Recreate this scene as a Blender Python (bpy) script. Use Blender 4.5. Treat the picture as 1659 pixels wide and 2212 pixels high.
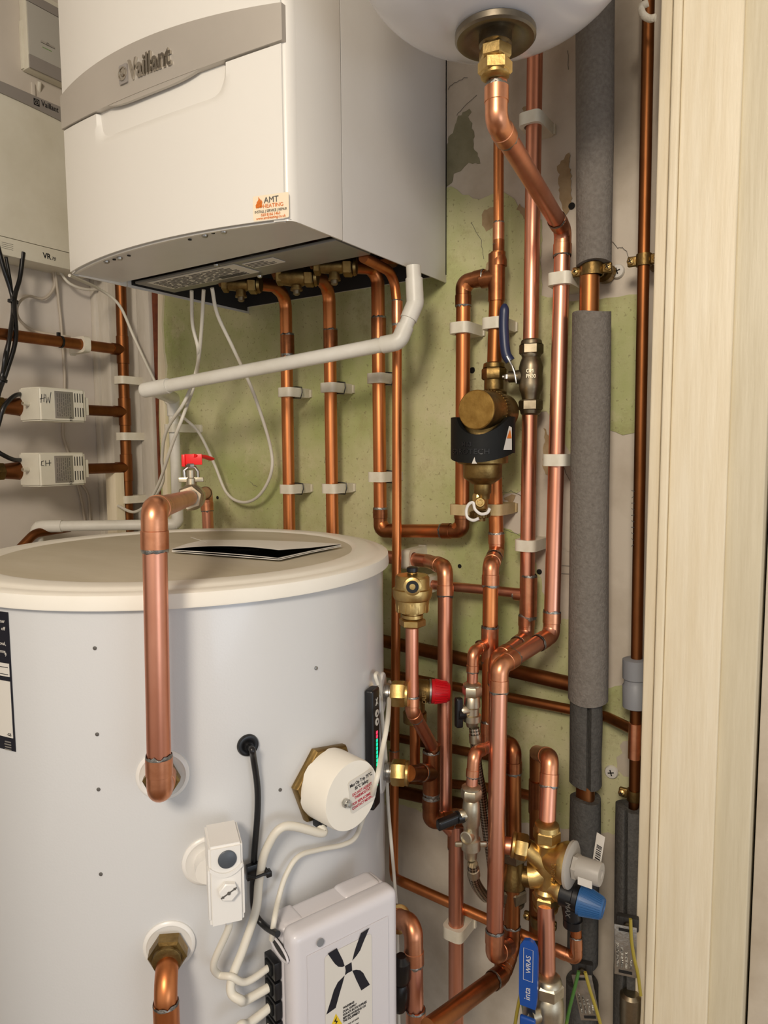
import bpy, bmesh, math, random
from mathutils import Vector, Matrix
random.seed(7)
V = Vector
for o in list(bpy.data.objects): bpy.data.objects.remove(o)
S = bpy.context.scene
COL = S.collection
PI = math.pi

# ------------------------------------------------------------------ camera
CAM = V((0.5512, -1.0139, 1.6)); YAW, PITCH, ROLL, FPX = 0.58764, -0.089267, -0.0066185, 1504.67
FWD = V((-math.sin(YAW)*math.cos(PITCH), math.cos(YAW)*math.cos(PITCH), math.sin(PITCH)))
_r = V((math.cos(YAW), math.sin(YAW), 0)); _u = _r.cross(FWD)
RT = _r*math.cos(ROLL)+_u*math.sin(ROLL); UP = -_r*math.sin(ROLL)+_u*math.cos(ROLL)
cd = bpy.data.cameras.new('camera'); cam = bpy.data.objects.new('camera', cd); COL.objects.link(cam)
m = Matrix((RT, UP, -FWD)).transposed().to_4x4(); m.translation = CAM; cam.matrix_world = m
cd.sensor_fit = 'HORIZONTAL'; cd.sensor_width = 36; cd.lens = FPX*36/1659; cd.clip_start = .01
S.camera = cam

# ------------------------------------------------------------------ world, lights, exposure
S.view_settings.view_transform = 'Standard'; S.view_settings.look = 'None'; S.view_settings.gamma = 1
S.view_settings.use_curve_mapping = False; S.view_settings.exposure = 0.0
w = bpy.data.worlds.new('world'); S.world = w; w.use_nodes = True
bg = w.node_tree.nodes['Background']; bg.inputs[0].default_value = (1.0, .965, .92, 1); bg.inputs[1].default_value = .64
def area(name, loc, tgt, sx, sy, power, col):
    l = bpy.data.lights.new(name, 'AREA'); l.shape = 'RECTANGLE'; l.size = sx; l.size_y = sy; l.energy = power; l.color = col
    o = bpy.data.objects.new(name, l); COL.objects.link(o); o.location = loc
    o.rotation_euler = (V(tgt)-V(loc)).to_track_quat('-Z', 'Z').to_euler(); return o
area('ceiling_lamp_light', (.80, -2.10, 2.42), (-.1, -.2, 1.5), .40, .40, 28, (1.0, .88, .73))
area('window_daylight', (2.7, -1.3, .95), (0, -.4, 1.1), .6, 1.2, 9, (.72, .84, 1.0))

# ------------------------------------------------------------------ placing helpers
def ray(px, py): return FWD+RT*((px-829.5)/FPX)-UP*((py-1106.)/FPX)
def at(px, py, Y): d = ray(px, py); return CAM+d*((Y-CAM.y)/d.y)
def atx(px, py, X): d = ray(px, py); return CAM+d*((X-CAM.x)/d.x)
def atz(px, py, Z): d = ray(px, py); return CAM+d*((Z-CAM.z)/d.z)
def atd(px, py, D): return CAM+ray(px, py)*D
def atp(px, py, P, N): d = ray(px, py); P = V(P); N = V(N); return CAM+d*((P-CAM).dot(N)/d.dot(N))
TC = V((-.20, -.383, 0)); TR = .2735
def atc(px, py, R=TR):                                   # on the tank's wall
    d = ray(px, py); w_ = V((CAM.x-TC.x, CAM.y-TC.y)); dd = V((d.x, d.y))
    a = dd.dot(dd); b = 2*w_.dot(dd); c = w_.dot(w_)-R*R; D = b*b-4*a*c
    if D < 0: D = 0
    return CAM+d*((-b-math.sqrt(D))/(2*a))
def taz(q): return math.atan2(q.y-TC.y, q.x-TC.x)
def tn(az): return V((math.cos(az), math.sin(az), 0))
def tp(az, z, off=0): return V((TC.x+(TR+off)*math.cos(az), TC.y+(TR+off)*math.sin(az), z))

# ------------------------------------------------------------------ materials
def lin(h):
    h = h.lstrip('#'); o = []
    for i in (0, 2, 4):
        c = int(h[i:i+2], 16)/255; o.append(c/12.92 if c <= .04045 else ((c+.055)/1.055)**2.4)
    return (*o, 1)
def mat(name, c1, c2=None, rough=.5, metal=0, scale=6, stretch=(1,1,1), bump=0, bscale=60, rvar=0, coat=0, emit=0, lo=.35, hi=.7, spec=.5, trans=0, sss=0):
    m = bpy.data.materials.new(name); m.use_nodes = True; nt = m.node_tree; b = nt.nodes['Principled BSDF']
    b.inputs['Base Color'].default_value = lin(c1); b.inputs['Roughness'].default_value = rough; b.inputs['Metallic'].default_value = metal
    b.inputs['Coat Weight'].default_value = coat; b.inputs['Coat Roughness'].default_value = .12; b.inputs['Specular IOR Level'].default_value = spec
    tc = nt.nodes.new('ShaderNodeTexCoord'); mp = nt.nodes.new('ShaderNodeMapping'); mp.inputs['Scale'].default_value = stretch
    nt.links.new(tc.outputs['Object'], mp.inputs['Vector'])
    if c2:
        n = nt.nodes.new('ShaderNodeTexNoise'); n.inputs['Scale'].default_value = scale; n.inputs['Detail'].default_value = 6; n.inputs['Roughness'].default_value = .6
        nt.links.new(mp.outputs[0], n.inputs['Vector'])
        r = nt.nodes.new('ShaderNodeValToRGB'); r.color_ramp.elements[0].position = lo; r.color_ramp.elements[1].position = hi
        r.color_ramp.elements[0].color = lin(c1); r.color_ramp.elements[1].color = lin(c2)
        nt.links.new(n.outputs['Fac'], r.inputs[0]); nt.links.new(r.outputs[0], b.inputs['Base Color'])
        if rvar:
            mr = nt.nodes.new('ShaderNodeMapRange'); mr.inputs['To Min'].default_value = rough-rvar; mr.inputs['To Max'].default_value = rough+rvar
            nt.links.new(n.outputs['Fac'], mr.inputs['Value']); nt.links.new(mr.outputs[0], b.inputs['Roughness'])
    if bump:
        n2 = nt.nodes.new('ShaderNodeTexNoise'); n2.inputs['Scale'].default_value = bscale; n2.inputs['Detail'].default_value = 4
        nt.links.new(mp.outputs[0], n2.inputs['Vector'])
        bp = nt.nodes.new('ShaderNodeBump'); bp.inputs['Strength'].default_value = bump; bp.inputs['Distance'].default_value = .002
        nt.links.new(n2.outputs['Fac'], bp.inputs['Height']); nt.links.new(bp.outputs[0], b.inputs['Normal'])
    if emit:
        b.inputs['Emission Color'].default_value = lin(c1); b.inputs['Emission Strength'].default_value = emit
    if sss: b.inputs['Subsurface Weight'].default_value = sss; b.inputs['Subsurface Radius'].default_value = (.01, .008, .006)
    return m
M = {}
M['copper'] = mat('copper_pink', '#E5A387', '#BF775A', .36, 1, 9, (1,1,.35), rvar=.09, lo=.4, hi=.75)
M['copper_o'] = mat('copper_orange', '#DC8D57', '#AA6640', .38, 1, 11, (1,1,.3), rvar=.1, lo=.38, hi=.72)
M['copper_b'] = mat('copper_aged', '#B57646', '#7E4D2E', .4, 1, 12, (1,1,.4), rvar=.1, lo=.35, hi=.7)
M['copper_d'] = mat('copper_dark', '#8E5A34', '#5E3820', .45, 1, 12, (1,1,.4), rvar=.1, lo=.35, hi=.7)
M['fit'] = mat('copper_fitting', '#E3A07A', '#B4714E', .36, 1, 25, rvar=.1, lo=.4, hi=.75)
M['fit_b'] = mat('copper_fitting_aged', '#B0714A', '#70452C', .36, 1, 25, rvar=.08, lo=.35, hi=.7)
M['solder'] = mat('solder', '#A9A69F', '#4A4844', .4, .9, 90, rvar=.1, bump=.5, bscale=300)
M['brass'] = mat('brass', '#D2B477', '#A4854C', .36, 1, 30, rvar=.08, bump=.1, bscale=250, lo=.4, hi=.8)
M['brass_a'] = mat('brass_aged', '#9C8250', '#5E4A2C', .42, 1, 28, rvar=.1, bump=.15, bscale=250)
M['brass_g'] = mat('brass_gold_cap', '#B08C4A', '#8A6830', .5, .85, 60, rvar=.06, bump=.1, bscale=400)
M['nickel'] = mat('nickel', '#CFC5AE', '#9E937E', .4, 1, 30, rvar=.08)
M['nickel_d'] = mat('nickel_aged', '#9A8E78', '#6A604E', .4, 1, 30, rvar=.08)
M['steel'] = mat('steel', '#C8C6C2', '#8E8B86', .3, 1, 40, rvar=.08)
M['flange'] = mat('flange_steel', '#8F8676', '#6E6659', .4, 1, 20, rvar=.06)
M['zinc'] = mat('zinc_screw', '#C9C9C5', '#7A7A76', .35, 1, 60)
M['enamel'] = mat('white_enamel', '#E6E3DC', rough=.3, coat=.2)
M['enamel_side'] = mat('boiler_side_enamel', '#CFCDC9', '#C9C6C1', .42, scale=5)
M['tankw'] = mat('tank_enamel', '#CFD0D1', rough=.3, coat=.3, bump=.05, bscale=420)
M['lid'] = mat('tank_lid_plastic', '#F0ECE2', '#EBE6DA', .42, scale=8)
M['lidtop'] = mat('tank_lid_dusty', '#CFC7B4', '#B4A991', .55, scale=4, stretch=(.5,2,1), lo=.3, hi=.75)
M['silver'] = mat('silver_band', '#C0B9AF', '#B7B0A6', .38, .3, 5)
M['silver2'] = mat('grey_band', '#9B9590', rough=.45, metal=.2)
M['chrome'] = mat('chrome_letters', '#C9C4BA', rough=.2, metal=1)
M['greyface'] = mat('grey_face', '#B3B0A8', rough=.45)
M['under'] = mat('boiler_underside', '#D6D4D1', '#CCCAC6', .35, 0, 6, coat=.1)
M['galv'] = mat('galvanised_plate', '#9C9A96', '#8B8984', .4, .5, 6)
M['darkin'] = mat('dark_interior', '#2B2927', rough=.6)
M['label'] = mat('printed_label', '#D6D2CA', rough=.5)
M['ink'] = mat('ink', '#17161A', rough=.5)
M['inkg'] = mat('ink_grey', '#5B5854', rough=.5)
M['navy'] = mat('navy_ink', '#10121F', rough=.4)
M['redink'] = mat('red_ink', '#B3203A', rough=.5)
M['orange'] = mat('orange_ink', '#DE7A2E', rough=.5)
M['greenink'] = mat('green_ink', '#6E9A4E', rough=.5)
M['stickr'] = mat('cream_sticker', '#F0E0C4', rough=.5)
M['whitep'] = mat('white_plastic', '#E6E4E0', rough=.35, coat=.1)
M['pvc'] = mat('white_pvc', '#DEDBD2', '#CFCBBF', .38, scale=14, rvar=.05)
M['cable'] = mat('white_cable', '#DAD5C8', rough=.45)
M['cableg'] = mat('grey_cable', '#B9AE9E', rough=.5)
M['cablek'] = mat('black_cable', '#141416', rough=.32)
M['clip'] = mat('nylon_clip', '#E3DECF', '#D2CBB8', .42, scale=30, sss=.15)
M['clipy'] = mat('yellowed_nylon_clip', '#C9B48A', '#B39C6E', .45, scale=30)
M['actu'] = mat('cream_plastic', '#DEDACB', '#D3CEBD', .42, scale=12)
M['plate'] = mat('metal_label', '#A8A49E', rough=.35, metal=.6)
M['black'] = mat('black_plastic', '#111113', rough=.35)
M['blackm'] = mat('black_matt_plastic', '#0E0F0F', '#161716', .6, scale=25, spec=.25)
M['red'] = mat('red_plastic', '#C4101E', rough=.35)
M['redv'] = mat('red_lever', '#EE1C1C', rough=.35)
M['blue'] = mat('blue_lever', '#174A9A', rough=.35)
M['blued'] = mat('dark_blue_lever', '#1D2748', rough=.35)
M['bluecap'] = mat('blue_cap', '#2C5B8E', rough=.4)
M['greyp'] = mat('grey_plastic', '#A8A299', rough=.42)
M['greyf'] = mat('grey_compression', '#7E8084', rough=.45)
M['foam'] = mat('grey_foam', '#7A746D', '#69635C', .92, scale=200, bump=.7, bscale=350, spec=.15)
M['foamd'] = mat('dark_grey_foam', '#55534F', '#454340', .92, scale=200, bump=.7, bscale=350, spec=.15)
M['box'] = mat('controller_plastic', '#D3D0D4', rough=.33, coat=.15)
M['paper'] = mat('paper', '#E9E6DF', rough=.55)
M['blackpaper'] = mat('glossy_black_paper', '#0B0B10', rough=.18)
M['yellow'] = mat('yellow', '#E3C227', rough=.45)
M['gy'] = mat('earth_cable_green', '#3F6A2C', '#9A9230', .4, scale=1, lo=.48, hi=.52)
M['gyy'] = mat('earth_cable_yellow', '#9A8A34', rough=.4)
M['alu'] = mat('alloy_tag', '#BEBCB6', '#9B9994', .35, .9, 60, bump=.3, bscale=200)
M['ledr'] = mat('led_red', '#FF3050', emit=2.2)
M['ledg'] = mat('led_green', '#10E8A0', emit=1.7)
M['dgrey'] = mat('dark_grey_plastic', '#4C525A', rough=.4)
M['vessel'] = mat('white_vessel_paint', '#DFE0E6', rough=.2, coat=.5)
M['wood'] = mat('cream_painted_wood', '#EADFC6', '#E0D2B4', .5, scale=10, stretch=(8,8,.6), bump=.35, bscale=25)
M['plaster'] = mat('old_white_plaster', '#CFC5B6', '#A89A86', .75, scale=5, lo=.42, hi=.72, bump=.3, bscale=40)
M['plaster_g'] = mat('bare_grey_plaster', '#8F8A70', '#767257', .9, scale=22, bump=.8, bscale=60)
M['wood2'] = mat('greyer_painted_wood', '#D6CCB2', '#CBC0A4', .5, scale=10, stretch=(8,8,.6), bump=.35, bscale=25)
M['board'] = mat('painted_board', '#CFC8BC', '#BDB5A6', .6, scale=9, stretch=(4,4,.8), bump=.3, bscale=30)
M['wallw'] = mat('white_painted_wall', '#D2CAC0', '#C8BFB3', .7, scale=4, bump=.1, bscale=50)
M['brick'] = mat('bare_brick', '#7A3E22', '#5A2C18', .9, scale=40, bump=.8, bscale=70)
M['stain'] = mat('brown_plaster_stain', '#B09A78', '#8E7552', .85, scale=30, bump=.5, bscale=60)
M['dirt'] = mat('dark_hole', '#15120F', rough=.9)
M['floorm'] = mat('floor_boards', '#8C7357', '#6E5840', .6, scale=5, stretch=(1,8,1))
M['rope'] = mat('white_rope', '#D6CFC0', '#BEB6A4', .8, scale=120, bump=.8, bscale=200)

def green_wall():                                        # worn green distemper: mottled, with whitish scuffs and brown stains
    m = bpy.data.materials.new('worn_green_paint'); m.use_nodes = True; nt = m.node_tree; b = nt.nodes['Principled BSDF']; b.inputs['Roughness'].default_value = .75
    tc = nt.nodes.new('ShaderNodeTexCoord')
    def noise(s, d=6, r=.6):
        n = nt.nodes.new('ShaderNodeTexNoise'); n.inputs['Scale'].default_value = s; n.inputs['Detail'].default_value = d; n.inputs['Roughness'].default_value = r
        nt.links.new(tc.outputs['Object'], n.inputs['Vector']); return n.outputs['Fac']
    def ramp(src, a, b_, ca, cb):
        r = nt.nodes.new('ShaderNodeValToRGB'); r.color_ramp.elements[0].position = a; r.color_ramp.elements[1].position = b_
        r.color_ramp.elements[0].color = ca; r.color_ramp.elements[1].color = cb; nt.links.new(src, r.inputs[0]); return r.outputs[0]
    def mix(f, a, bcol):
        x = nt.nodes.new('ShaderNodeMix'); x.data_type = 'RGBA'; nt.links.new(f, x.inputs[0])
        nt.links.new(a, x.inputs[6]); x.inputs[7].default_value = bcol; return x.outputs[2]
    base = ramp(noise(5), .38, .62, lin('#A9B074'), lin('#C6C298'))
    k, wt = (0,0,0,1), (1,1,1,1)
    c = mix(ramp(noise(11, 9, .72), .55, .68, k, (.6,.6,.6,1)), base, lin('#CFC6A4'))
    c = mix(ramp(noise(7, 9, .78), .54, .68, k, (.55,.55,.55,1)), c, lin('#8A7A52'))
    c = mix(ramp(noise(160, 3, .6), .60, .68, k, (.5,.5,.5,1)), c, lin('#6A5A3C'))
    c = mix(ramp(noise(3.1, 8, .75), .52, .66, k, (.5,.5,.5,1)), c, lin('#A09468'))
    nt.links.new(c, b.inputs['Base Color'])
    bp = nt.nodes.new('ShaderNodeBump'); bp.inputs['Strength'].default_value = .35; bp.inputs['Distance'].default_value = .002
    nt.links.new(noise(45), bp.inputs['Height']); nt.links.new(bp.outputs[0], b.inputs['Normal'])
    return m
M['green'] = green_wall()
def braid():
    m = bpy.data.materials.new('braided_steel'); m.use_nodes = True; nt = m.node_tree; b = nt.nodes['Principled BSDF']
    b.inputs['Metallic'].default_value = 1; b.inputs['Roughness'].default_value = .35
    uv = nt.nodes.new('ShaderNodeTexCoord'); ck = nt.nodes.new('ShaderNodeTexChecker'); mp = nt.nodes.new('ShaderNodeMapping')
    mp.inputs['Rotation'].default_value = (0,0,PI/4); mp.inputs['Scale'].default_value = (1,1,1)
    nt.links.new(uv.outputs['UV'], mp.inputs['Vector']); nt.links.new(mp.outputs[0], ck.inputs['Vector']); ck.inputs['Scale'].default_value = 1
    ck.inputs['Color1'].default_value = lin('#B9AF9E'); ck.inputs['Color2'].default_value = lin('#5A5348')
    nt.links.new(ck.outputs[0], b.inputs['Base Color']); return m
M['braid'] = braid()

# ------------------------------------------------------------------ object helpers
ORG = {}
def tag(o, label=None, cat=None, group=None, kind=None):
    for k, v in (('label', label), ('category', cat), ('group', group), ('kind', kind)):
        if v: o[k] = v
    return o
def thing(name, label, cat, loc, group=None):
    o = bpy.data.objects.new(name, None); COL.objects.link(o); o.location = loc; o.empty_display_size = .02
    ORG[o.name] = V(loc); return tag(o, label, cat, group)
class MB:
    def __init__(s): s.v = []; s.f = []; s.mi = []; s.uv = {}
    def add(s, vs, fs, mi=0):
        n = len(s.v); s.v += [V(x) for x in vs]; s.f += [tuple(i+n for i in f) for f in fs]; s.mi += [mi]*len(fs); return n
    def build(s, name, mt, parent=None, origin=None, ang=38, flat=False):
        org = ORG[parent.name] if parent else V(origin) if origin is not None else V((sum(v.x for v in s.v)/len(s.v), sum(v.y for v in s.v)/len(s.v), min(v.z for v in s.v)))
        me = bpy.data.meshes.new(name); me.from_pydata([v-org for v in s.v], [], s.f)
        for mm in (mt if isinstance(mt, (list, tuple)) else [mt]): me.materials.append(mm)
        me.polygons.foreach_set('material_index', s.mi)
        if s.uv:
            uvl = me.uv_layers.new(name='UVMap')
            for p in me.polygons:
                for li in p.loop_indices:
                    uvl.data[li].uv = s.uv.get(me.loops[li].vertex_index, (0,0))
        me.validate(); me.update()
        bm = bmesh.new(); bm.from_mesh(me); bmesh.ops.recalc_face_normals(bm, faces=bm.faces); bm.to_mesh(me); bm.free()
        if not flat: me.shade_smooth(); me.set_sharp_from_angle(angle=math.radians(ang))
        o = bpy.data.objects.new(name, me); COL.objects.link(o)
        if parent: o.parent = parent
        else: o.location = org
        ORG[o.name] = org.copy(); return o
    # shapes
    def box(s, c, u, v, w, dims, bev=0, seg=2, mi=0, noise=None):
        u, v, w = V(u).normalized(), V(v).normalized(), V(w).normalized()
        bm = bmesh.new(); bmesh.ops.create_cube(bm, size=1)
        for x in bm.verts: x.co = V((x.co.x*dims[0], x.co.y*dims[1], x.co.z*dims[2]))
        if bev: bmesh.ops.bevel(bm, geom=list(bm.edges), offset=bev, segments=seg, affect='EDGES', profile=.6)
        bm.verts.index_update(); c = V(c)
        s.add([c+u*x.co.x+v*x.co.y+w*x.co.z for x in bm.verts], [[y.index for y in f.verts] for f in bm.faces], mi); bm.free(); return s
    def abox(s, x0, x1, y0, y1, z0, z1, bev=0, seg=2, mi=0):
        return s.box(((x0+x1)/2, (y0+y1)/2, (z0+z1)/2), (1,0,0), (0,1,0), (0,0,1), (abs(x1-x0), abs(y1-y0), abs(z1-z0)), bev, seg, mi)
    def lathe(s, prof, o, ax, seg=28, mi=0, a0=0, ref=None):            # prof: (radius, height) pairs
        ax = V(ax).normalized(); r = V(ref) if ref else (V((0,0,1)) if abs(ax.z) < .9 else V((1,0,0)))
        u = (r-ax*r.dot(ax)).normalized(); v = ax.cross(u); o = V(o); vs = []; fs = []; n = len(prof)
        for (rad, h) in prof:
            for k in range(seg):
                a = a0+2*PI*k/seg; vs.append(o+ax*h+u*(rad*math.cos(a))+v*(rad*math.sin(a)))
        for i in range(n-1):
            for k in range(seg): k2 = (k+1) % seg; fs.append((i*seg+k, i*seg+k2, (i+1)*seg+k2, (i+1)*seg+k))
        if prof[0][0] > 1e-6: fs.append(tuple(range(seg-1, -1, -1)))
        if prof[-1][0] > 1e-6: fs.append(tuple((n-1)*seg+k for k in range(seg)))
        s.add(vs, fs, mi); return s
    def hexn(s, o, ax, af, h, mi=0, a0=.2, ref=None):                      # chamfered hexagonal nut, across-flats af
        R = af/math.sqrt(3)
        s.lathe([(R*.88, 0), (R, h*.14), (R, h*.86), (R*.88, h)], o, ax, 6, mi, a0, ref); return s
    def sweep(s, pts, rad, seg=18, mi=0, caps=True, uvk=None, flat=None):
        pts = [V(p) for p in pts]; n = len(pts); rad = rad if isinstance(rad, (list, tuple)) else [rad]*n
        t = []
        for i in range(n):
            d = (pts[min(i+1, n-1)]-pts[max(i-1, 0)]); t.append(d.normalized())
        r = V((0,0,1)) if abs(t[0].z) < .9 else V((1,0,0)); u = (r-t[0]*r.dot(t[0])).normalized(); vs = []; L = 0; base = len(s.v)
        for i in range(n):
            u = (u-t[i]*u.dot(t[i])).normalized(); v = t[i].cross(u)
            if i: L += (pts[i]-pts[i-1]).length
            for k in range(seg):
                a = 2*PI*k/seg; fx, fy = flat if flat else (1, 1)
                vs.append(pts[i]+u*(rad[i]*fx*math.cos(a))+v*(rad[i]*fy*math.sin(a)))
                if uvk: s.uv[base+i*seg+k] = (abs((k/seg)*2-1)*uvk[0], L*uvk[1])
        fs = [(i*seg+k, i*seg+(k+1) % seg, (i+1)*seg+(k+1) % seg, (i+1)*seg+k) for i in range(n-1) for k in range(seg)]
        if caps: fs += [tuple(range(seg-1, -1, -1)), tuple((n-1)*seg+k for k in range(seg))]
        s.add(vs, fs, mi); return s
    def prism(s, out, dv, mi=0, miside=None):                              # flat polygon pushed along dv
        out = [V(p) for p in out]; dv = V(dv); n = len(out)
        s.add(out+[p+dv for p in out], [tuple(range(n)), tuple(range(2*n-1, n-1, -1))], mi)
        b = len(s.v)-2*n
        s.f += [(b+i, b+(i+1) % n, b+n+(i+1) % n, b+n+i) for i in range(n)]; s.mi += [mi if miside is None else miside]*n
        return s
    def poly(s, out, mi=0): s.add(out, [tuple(range(len(out)))], mi); return s
def fillet(pts, rads):
    pts = [V(p) for p in pts]; out = [pts[0]]
    for i in range(1, len(pts)-1):
        r = rads[i-1] if isinstance(rads, (list, tuple)) else rads
        a, b, c = pts[i-1], pts[i], pts[i+1]; d1 = (a-b).normalized(); d2 = (c-b).normalized(); cs = max(-1, min(1, d1.dot(d2))); th = math.acos(cs)
        if th > PI-.02 or r <= 0: out.append(b); continue
        L = min(r/math.tan(th/2), (a-b).length*.49, (c-b).length*.49); R = L*math.tan(th/2)
        bis = (d1+d2).normalized(); cen = b+bis*(R/math.sin(th/2)); p0 = b+d1*L; p1 = b+d2*L; n = 9
        e0 = (p0-cen); e1 = (p1-cen); om = e0.angle(e1)
        for k in range(n+1):
            t = k/n; out.append(cen+(e0*math.sin((1-t)*om)+e1*math.sin(t*om))/math.sin(om))
    out.append(pts[-1]); return out
def spline(pts, n=10):                                                 # Catmull-Rom through the points
    P = [V(p) for p in pts]; P = [P[0]*2-P[1]]+P+[P[-1]*2-P[-2]]; out = []
    for i in range(1, len(P)-2):
        for k in range(n):
            t = k/n; a, b, c, d = P[i-1:i+3]
            out.append(.5*((2*b)+(c-a)*t+(2*a-5*b+4*c-d)*t*t+(3*b-a-3*c+d)*t**3))
    out.append(P[-2]); return out
R22, R15, R28 = .011, .0075, .014
def perp(ax):
    ax = V(ax).normalized(); r = V((0,0,1)) if abs(ax.z) < .9 else V((1,0,0)); u = (r-ax*r.dot(ax)).normalized(); return u, ax.cross(u)
def ring_solder(mb, c, ax, r, seed=0):                                 # uneven bead of solder round a joint
    ax = V(ax).normalized(); u, v = perp(ax); rnd = random.Random(seed+int(c[0]*9999)); seg = 24; vs = []; fs = []
    w1 = [r*rnd.uniform(.08, .55) for _ in range(seg)]; 
    for row in range(3):
        for k in range(seg):
            a = 2*PI*k/seg; h = (-w1[k], 0, w1[(k+5) % seg]*.6)[row]; rr = r*(1.01, 1.09, 1.03)[row]
            vs.append(V(c)+ax*h+(u*math.cos(a)+v*math.sin(a))*rr)
    for i in range(2):
        for k in range(seg): fs.append((i*seg+k, i*seg+(k+1) % seg, (i+1)*seg+(k+1) % seg, (i+1)*seg+k))
    mb.add(vs, fs)
def sleeve(mb, c, ax, r, L):                                           # socket of a soldered fitting
    mb.lathe([(r*1.0, -L/2-.0005), (r*1.13, -L/2), (r*1.13, L/2), (r*1.0, L/2+.0005)], c, ax, 24)
def elbow(root, P, i, r, fm, bend, sock=.016, sol=True):
    a, b, c = P[i-1], P[i], P[i+1]; d1 = (a-b).normalized(); d2 = (c-b).normalized(); th = d1.angle(d2)
    L = bend/math.tan(th/2); p0 = b+d1*(L+sock); p1 = b+d2*(L+sock)
    mb = MB(); path = [p0, b+d1*(L+.001)]+fillet([b+d1*(L+.0005), b, b+d2*(L+.0005)], bend)+[b+d2*(L+.001), p1]
    N = len(path); rad = []
    for k in range(N): rad.append(r*1.14 if k < 2 or k > N-3 else r*1.07)
    path = [p0]+path+[p1]; rad = [r*1.01]+rad+[r*1.01]
    path[1] = p0-d1*.0006; path[-2] = p1-d2*.0006
    mb.sweep(path, rad, 22, caps=False); o = mb.build('elbow', fm, root)
    if sol:
        for q_, d_, sd_ in ((p0, d1, 0), (p1, d2, 3)): s = MB(); ring_solder(s, q_, d_, r*1.05, sd_); s.build('solder_joint', M['solder'], o)
    return o
def pipe(name, label, cat, pts, r, mt, fm=None, bends=None, elbows=(), couplings=(), tees=(), group=None, sol=True, sock=.016, seg=22):
    """one pipe run: tube plus its soldered elbows, couplings (point, length) and tees (point, direction, length)"""
    P = [V(p) for p in pts]; fm = fm or M['fit']; root = thing(name, label, cat, P[0] if P[0].z < P[-1].z else P[-1], group)
    if bends is None: bends = r*1.35
    mb = MB(); mb.sweep(fillet(P, bends) if len(P) > 2 else P, r, seg); mb.build('tube', mt, root)
    for i in elbows: elbow(root, P, i, r, fm, bends[i-1] if isinstance(bends, (list, tuple)) else bends, sock, sol)
    for cpl in couplings:
        c, ax, L = cpl[:3]; k = MB(); sleeve(k, c, ax, r, L); o = k.build('coupling', fm, root)
        if sol:
            for g_ in (1, -1): s = MB(); a = V(ax).normalized(); ring_solder(s, V(c)+a*(g_*L/2), a, r*1.05, g_); s.build('solder_joint', M['solder'], o)
    for tee in tees:
        c, ax, L, br, bl, rb = tee; k = MB(); sleeve(k, c, ax, r, L); br = V(br).normalized()
        k.lathe([(rb*1.13, 0), (rb*1.13, bl), (rb*1.0, bl+.0005)], c, br, 22); o = k.build('tee', fm, root)
        if sol:
            a = V(ax).normalized()
            for q_, d_, r_ in ((V(c)+a*L/2, a, r), (V(c)-a*L/2, a, r), (V(c)+br*bl, br, rb)): s = MB(); ring_solder(s, q_, d_, r_*1.05); s.build('solder_joint', M['solder'], o)
    return root
def cable(name, label, pts, r, mt, cat='cable', group=None, n=10, flat=None, closed=False):
    mb = MB(); mb.sweep(spline(pts, n), r, 12, flat=flat); o = mb.build(name, mt); tag(o, label, cat, group); return o
def text(name, s, org, right, up, size, mt, parent, ext=.0002, align='LEFT', warp=None, bold=0, shear=0, sx=1):
    cu = bpy.data.curves.new('t', 'FONT'); cu.body = s; cu.size = size; cu.align_x = align; cu.offset = bold; cu.shear = shear; cu.extrude = 0 if warp is None and ext < 1e-5 else ext; cu.resolution_u = 3
    ob = bpy.data.objects.new('t', cu); COL.objects.link(ob); dg = bpy.context.evaluated_depsgraph_get(); me = bpy.data.meshes.new_from_object(ob.evaluated_get(dg)); 
    right, up = V(right).normalized(), V(up).normalized(); nn = right.cross(up); org = V(org); mb = MB()
    vs = [(v.co.x*sx, v.co.y, v.co.z+ext) for v in me.vertices]
    vs = [warp(*v) for v in vs] if warp else [org+right*v[0]+up*v[1]+nn*v[2] for v in vs]
    mb.add(vs, [tuple(p.vertices) for p in me.polygons])
    bpy.data.objects.remove(ob); bpy.data.curves.remove(cu); bpy.data.meshes.remove(me)
    return mb.build(name, mt, parent, flat=True)
def structure(o): o['kind'] = 'structure'; return o
# ================================================================== THE SETTING
LX = -.86                                                              # left wall plane; back wall is y = 0
def rag(out, amp=4, step=14, seed=1, Y=-.0006, sharp=()):
    rnd = random.Random(seed); res = []; n = len(out)
    for i in range(n):
        a, b = out[i], out[(i+1) % n]; L = math.hypot(b[0]-a[0], b[1]-a[1]); k = max(1, int(L/step))
        for j in range(k):
            t = j/k; q = 0 if i in sharp else amp
            res.append(at(a[0]+(b[0]-a[0])*t+rnd.gauss(0, q*.5), a[1]+(b[1]-a[1])*t+rnd.gauss(0, q*.5), Y))
    return res
mb = MB(); mb.abox(LX, .62, 0, .06, 0, 2.7)
mb.prism(rag([(340,560),(340,1260),(500,1600),(760,1730),(870,1738),(905,1752),(1000,1772),(1100,1775),(1225,1790),(1300,1800),(1345,1790),(1345,1700),(1300,1640),(1305,1500),(1235,1480),(1235,1330),(1190,1350),(1165,1240),(1130,1155),(1085,1140),(1080,1070),(1130,1060),(1128,1000),(1165,890),(1180,892),(1200,910),(1215,940),(1235,985),(1300,925),(1345,940),(1385,932),(1400,633),(1320,642),(1232,650),(1170,640),(1168,480),(1145,462),(1120,440),(1100,418),(1080,412),(1060,425),(1035,432),(1000,420),(975,405),(930,415),(700,300),(340,300)], 5, 12, 3, sharp=(0,29,30,47,48)), (0,-.0004,0), 1)
mb.prism(rag([(1240,1485),(1340,1480),(1395,1475),(1395,1610),(1345,1600),(1330,1660),(1395,1700),(1395,1800),(1300,1800),(1240,1640)], 6, 12, 8, Y=-.0003), (0,-.0004,0), 1)
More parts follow.
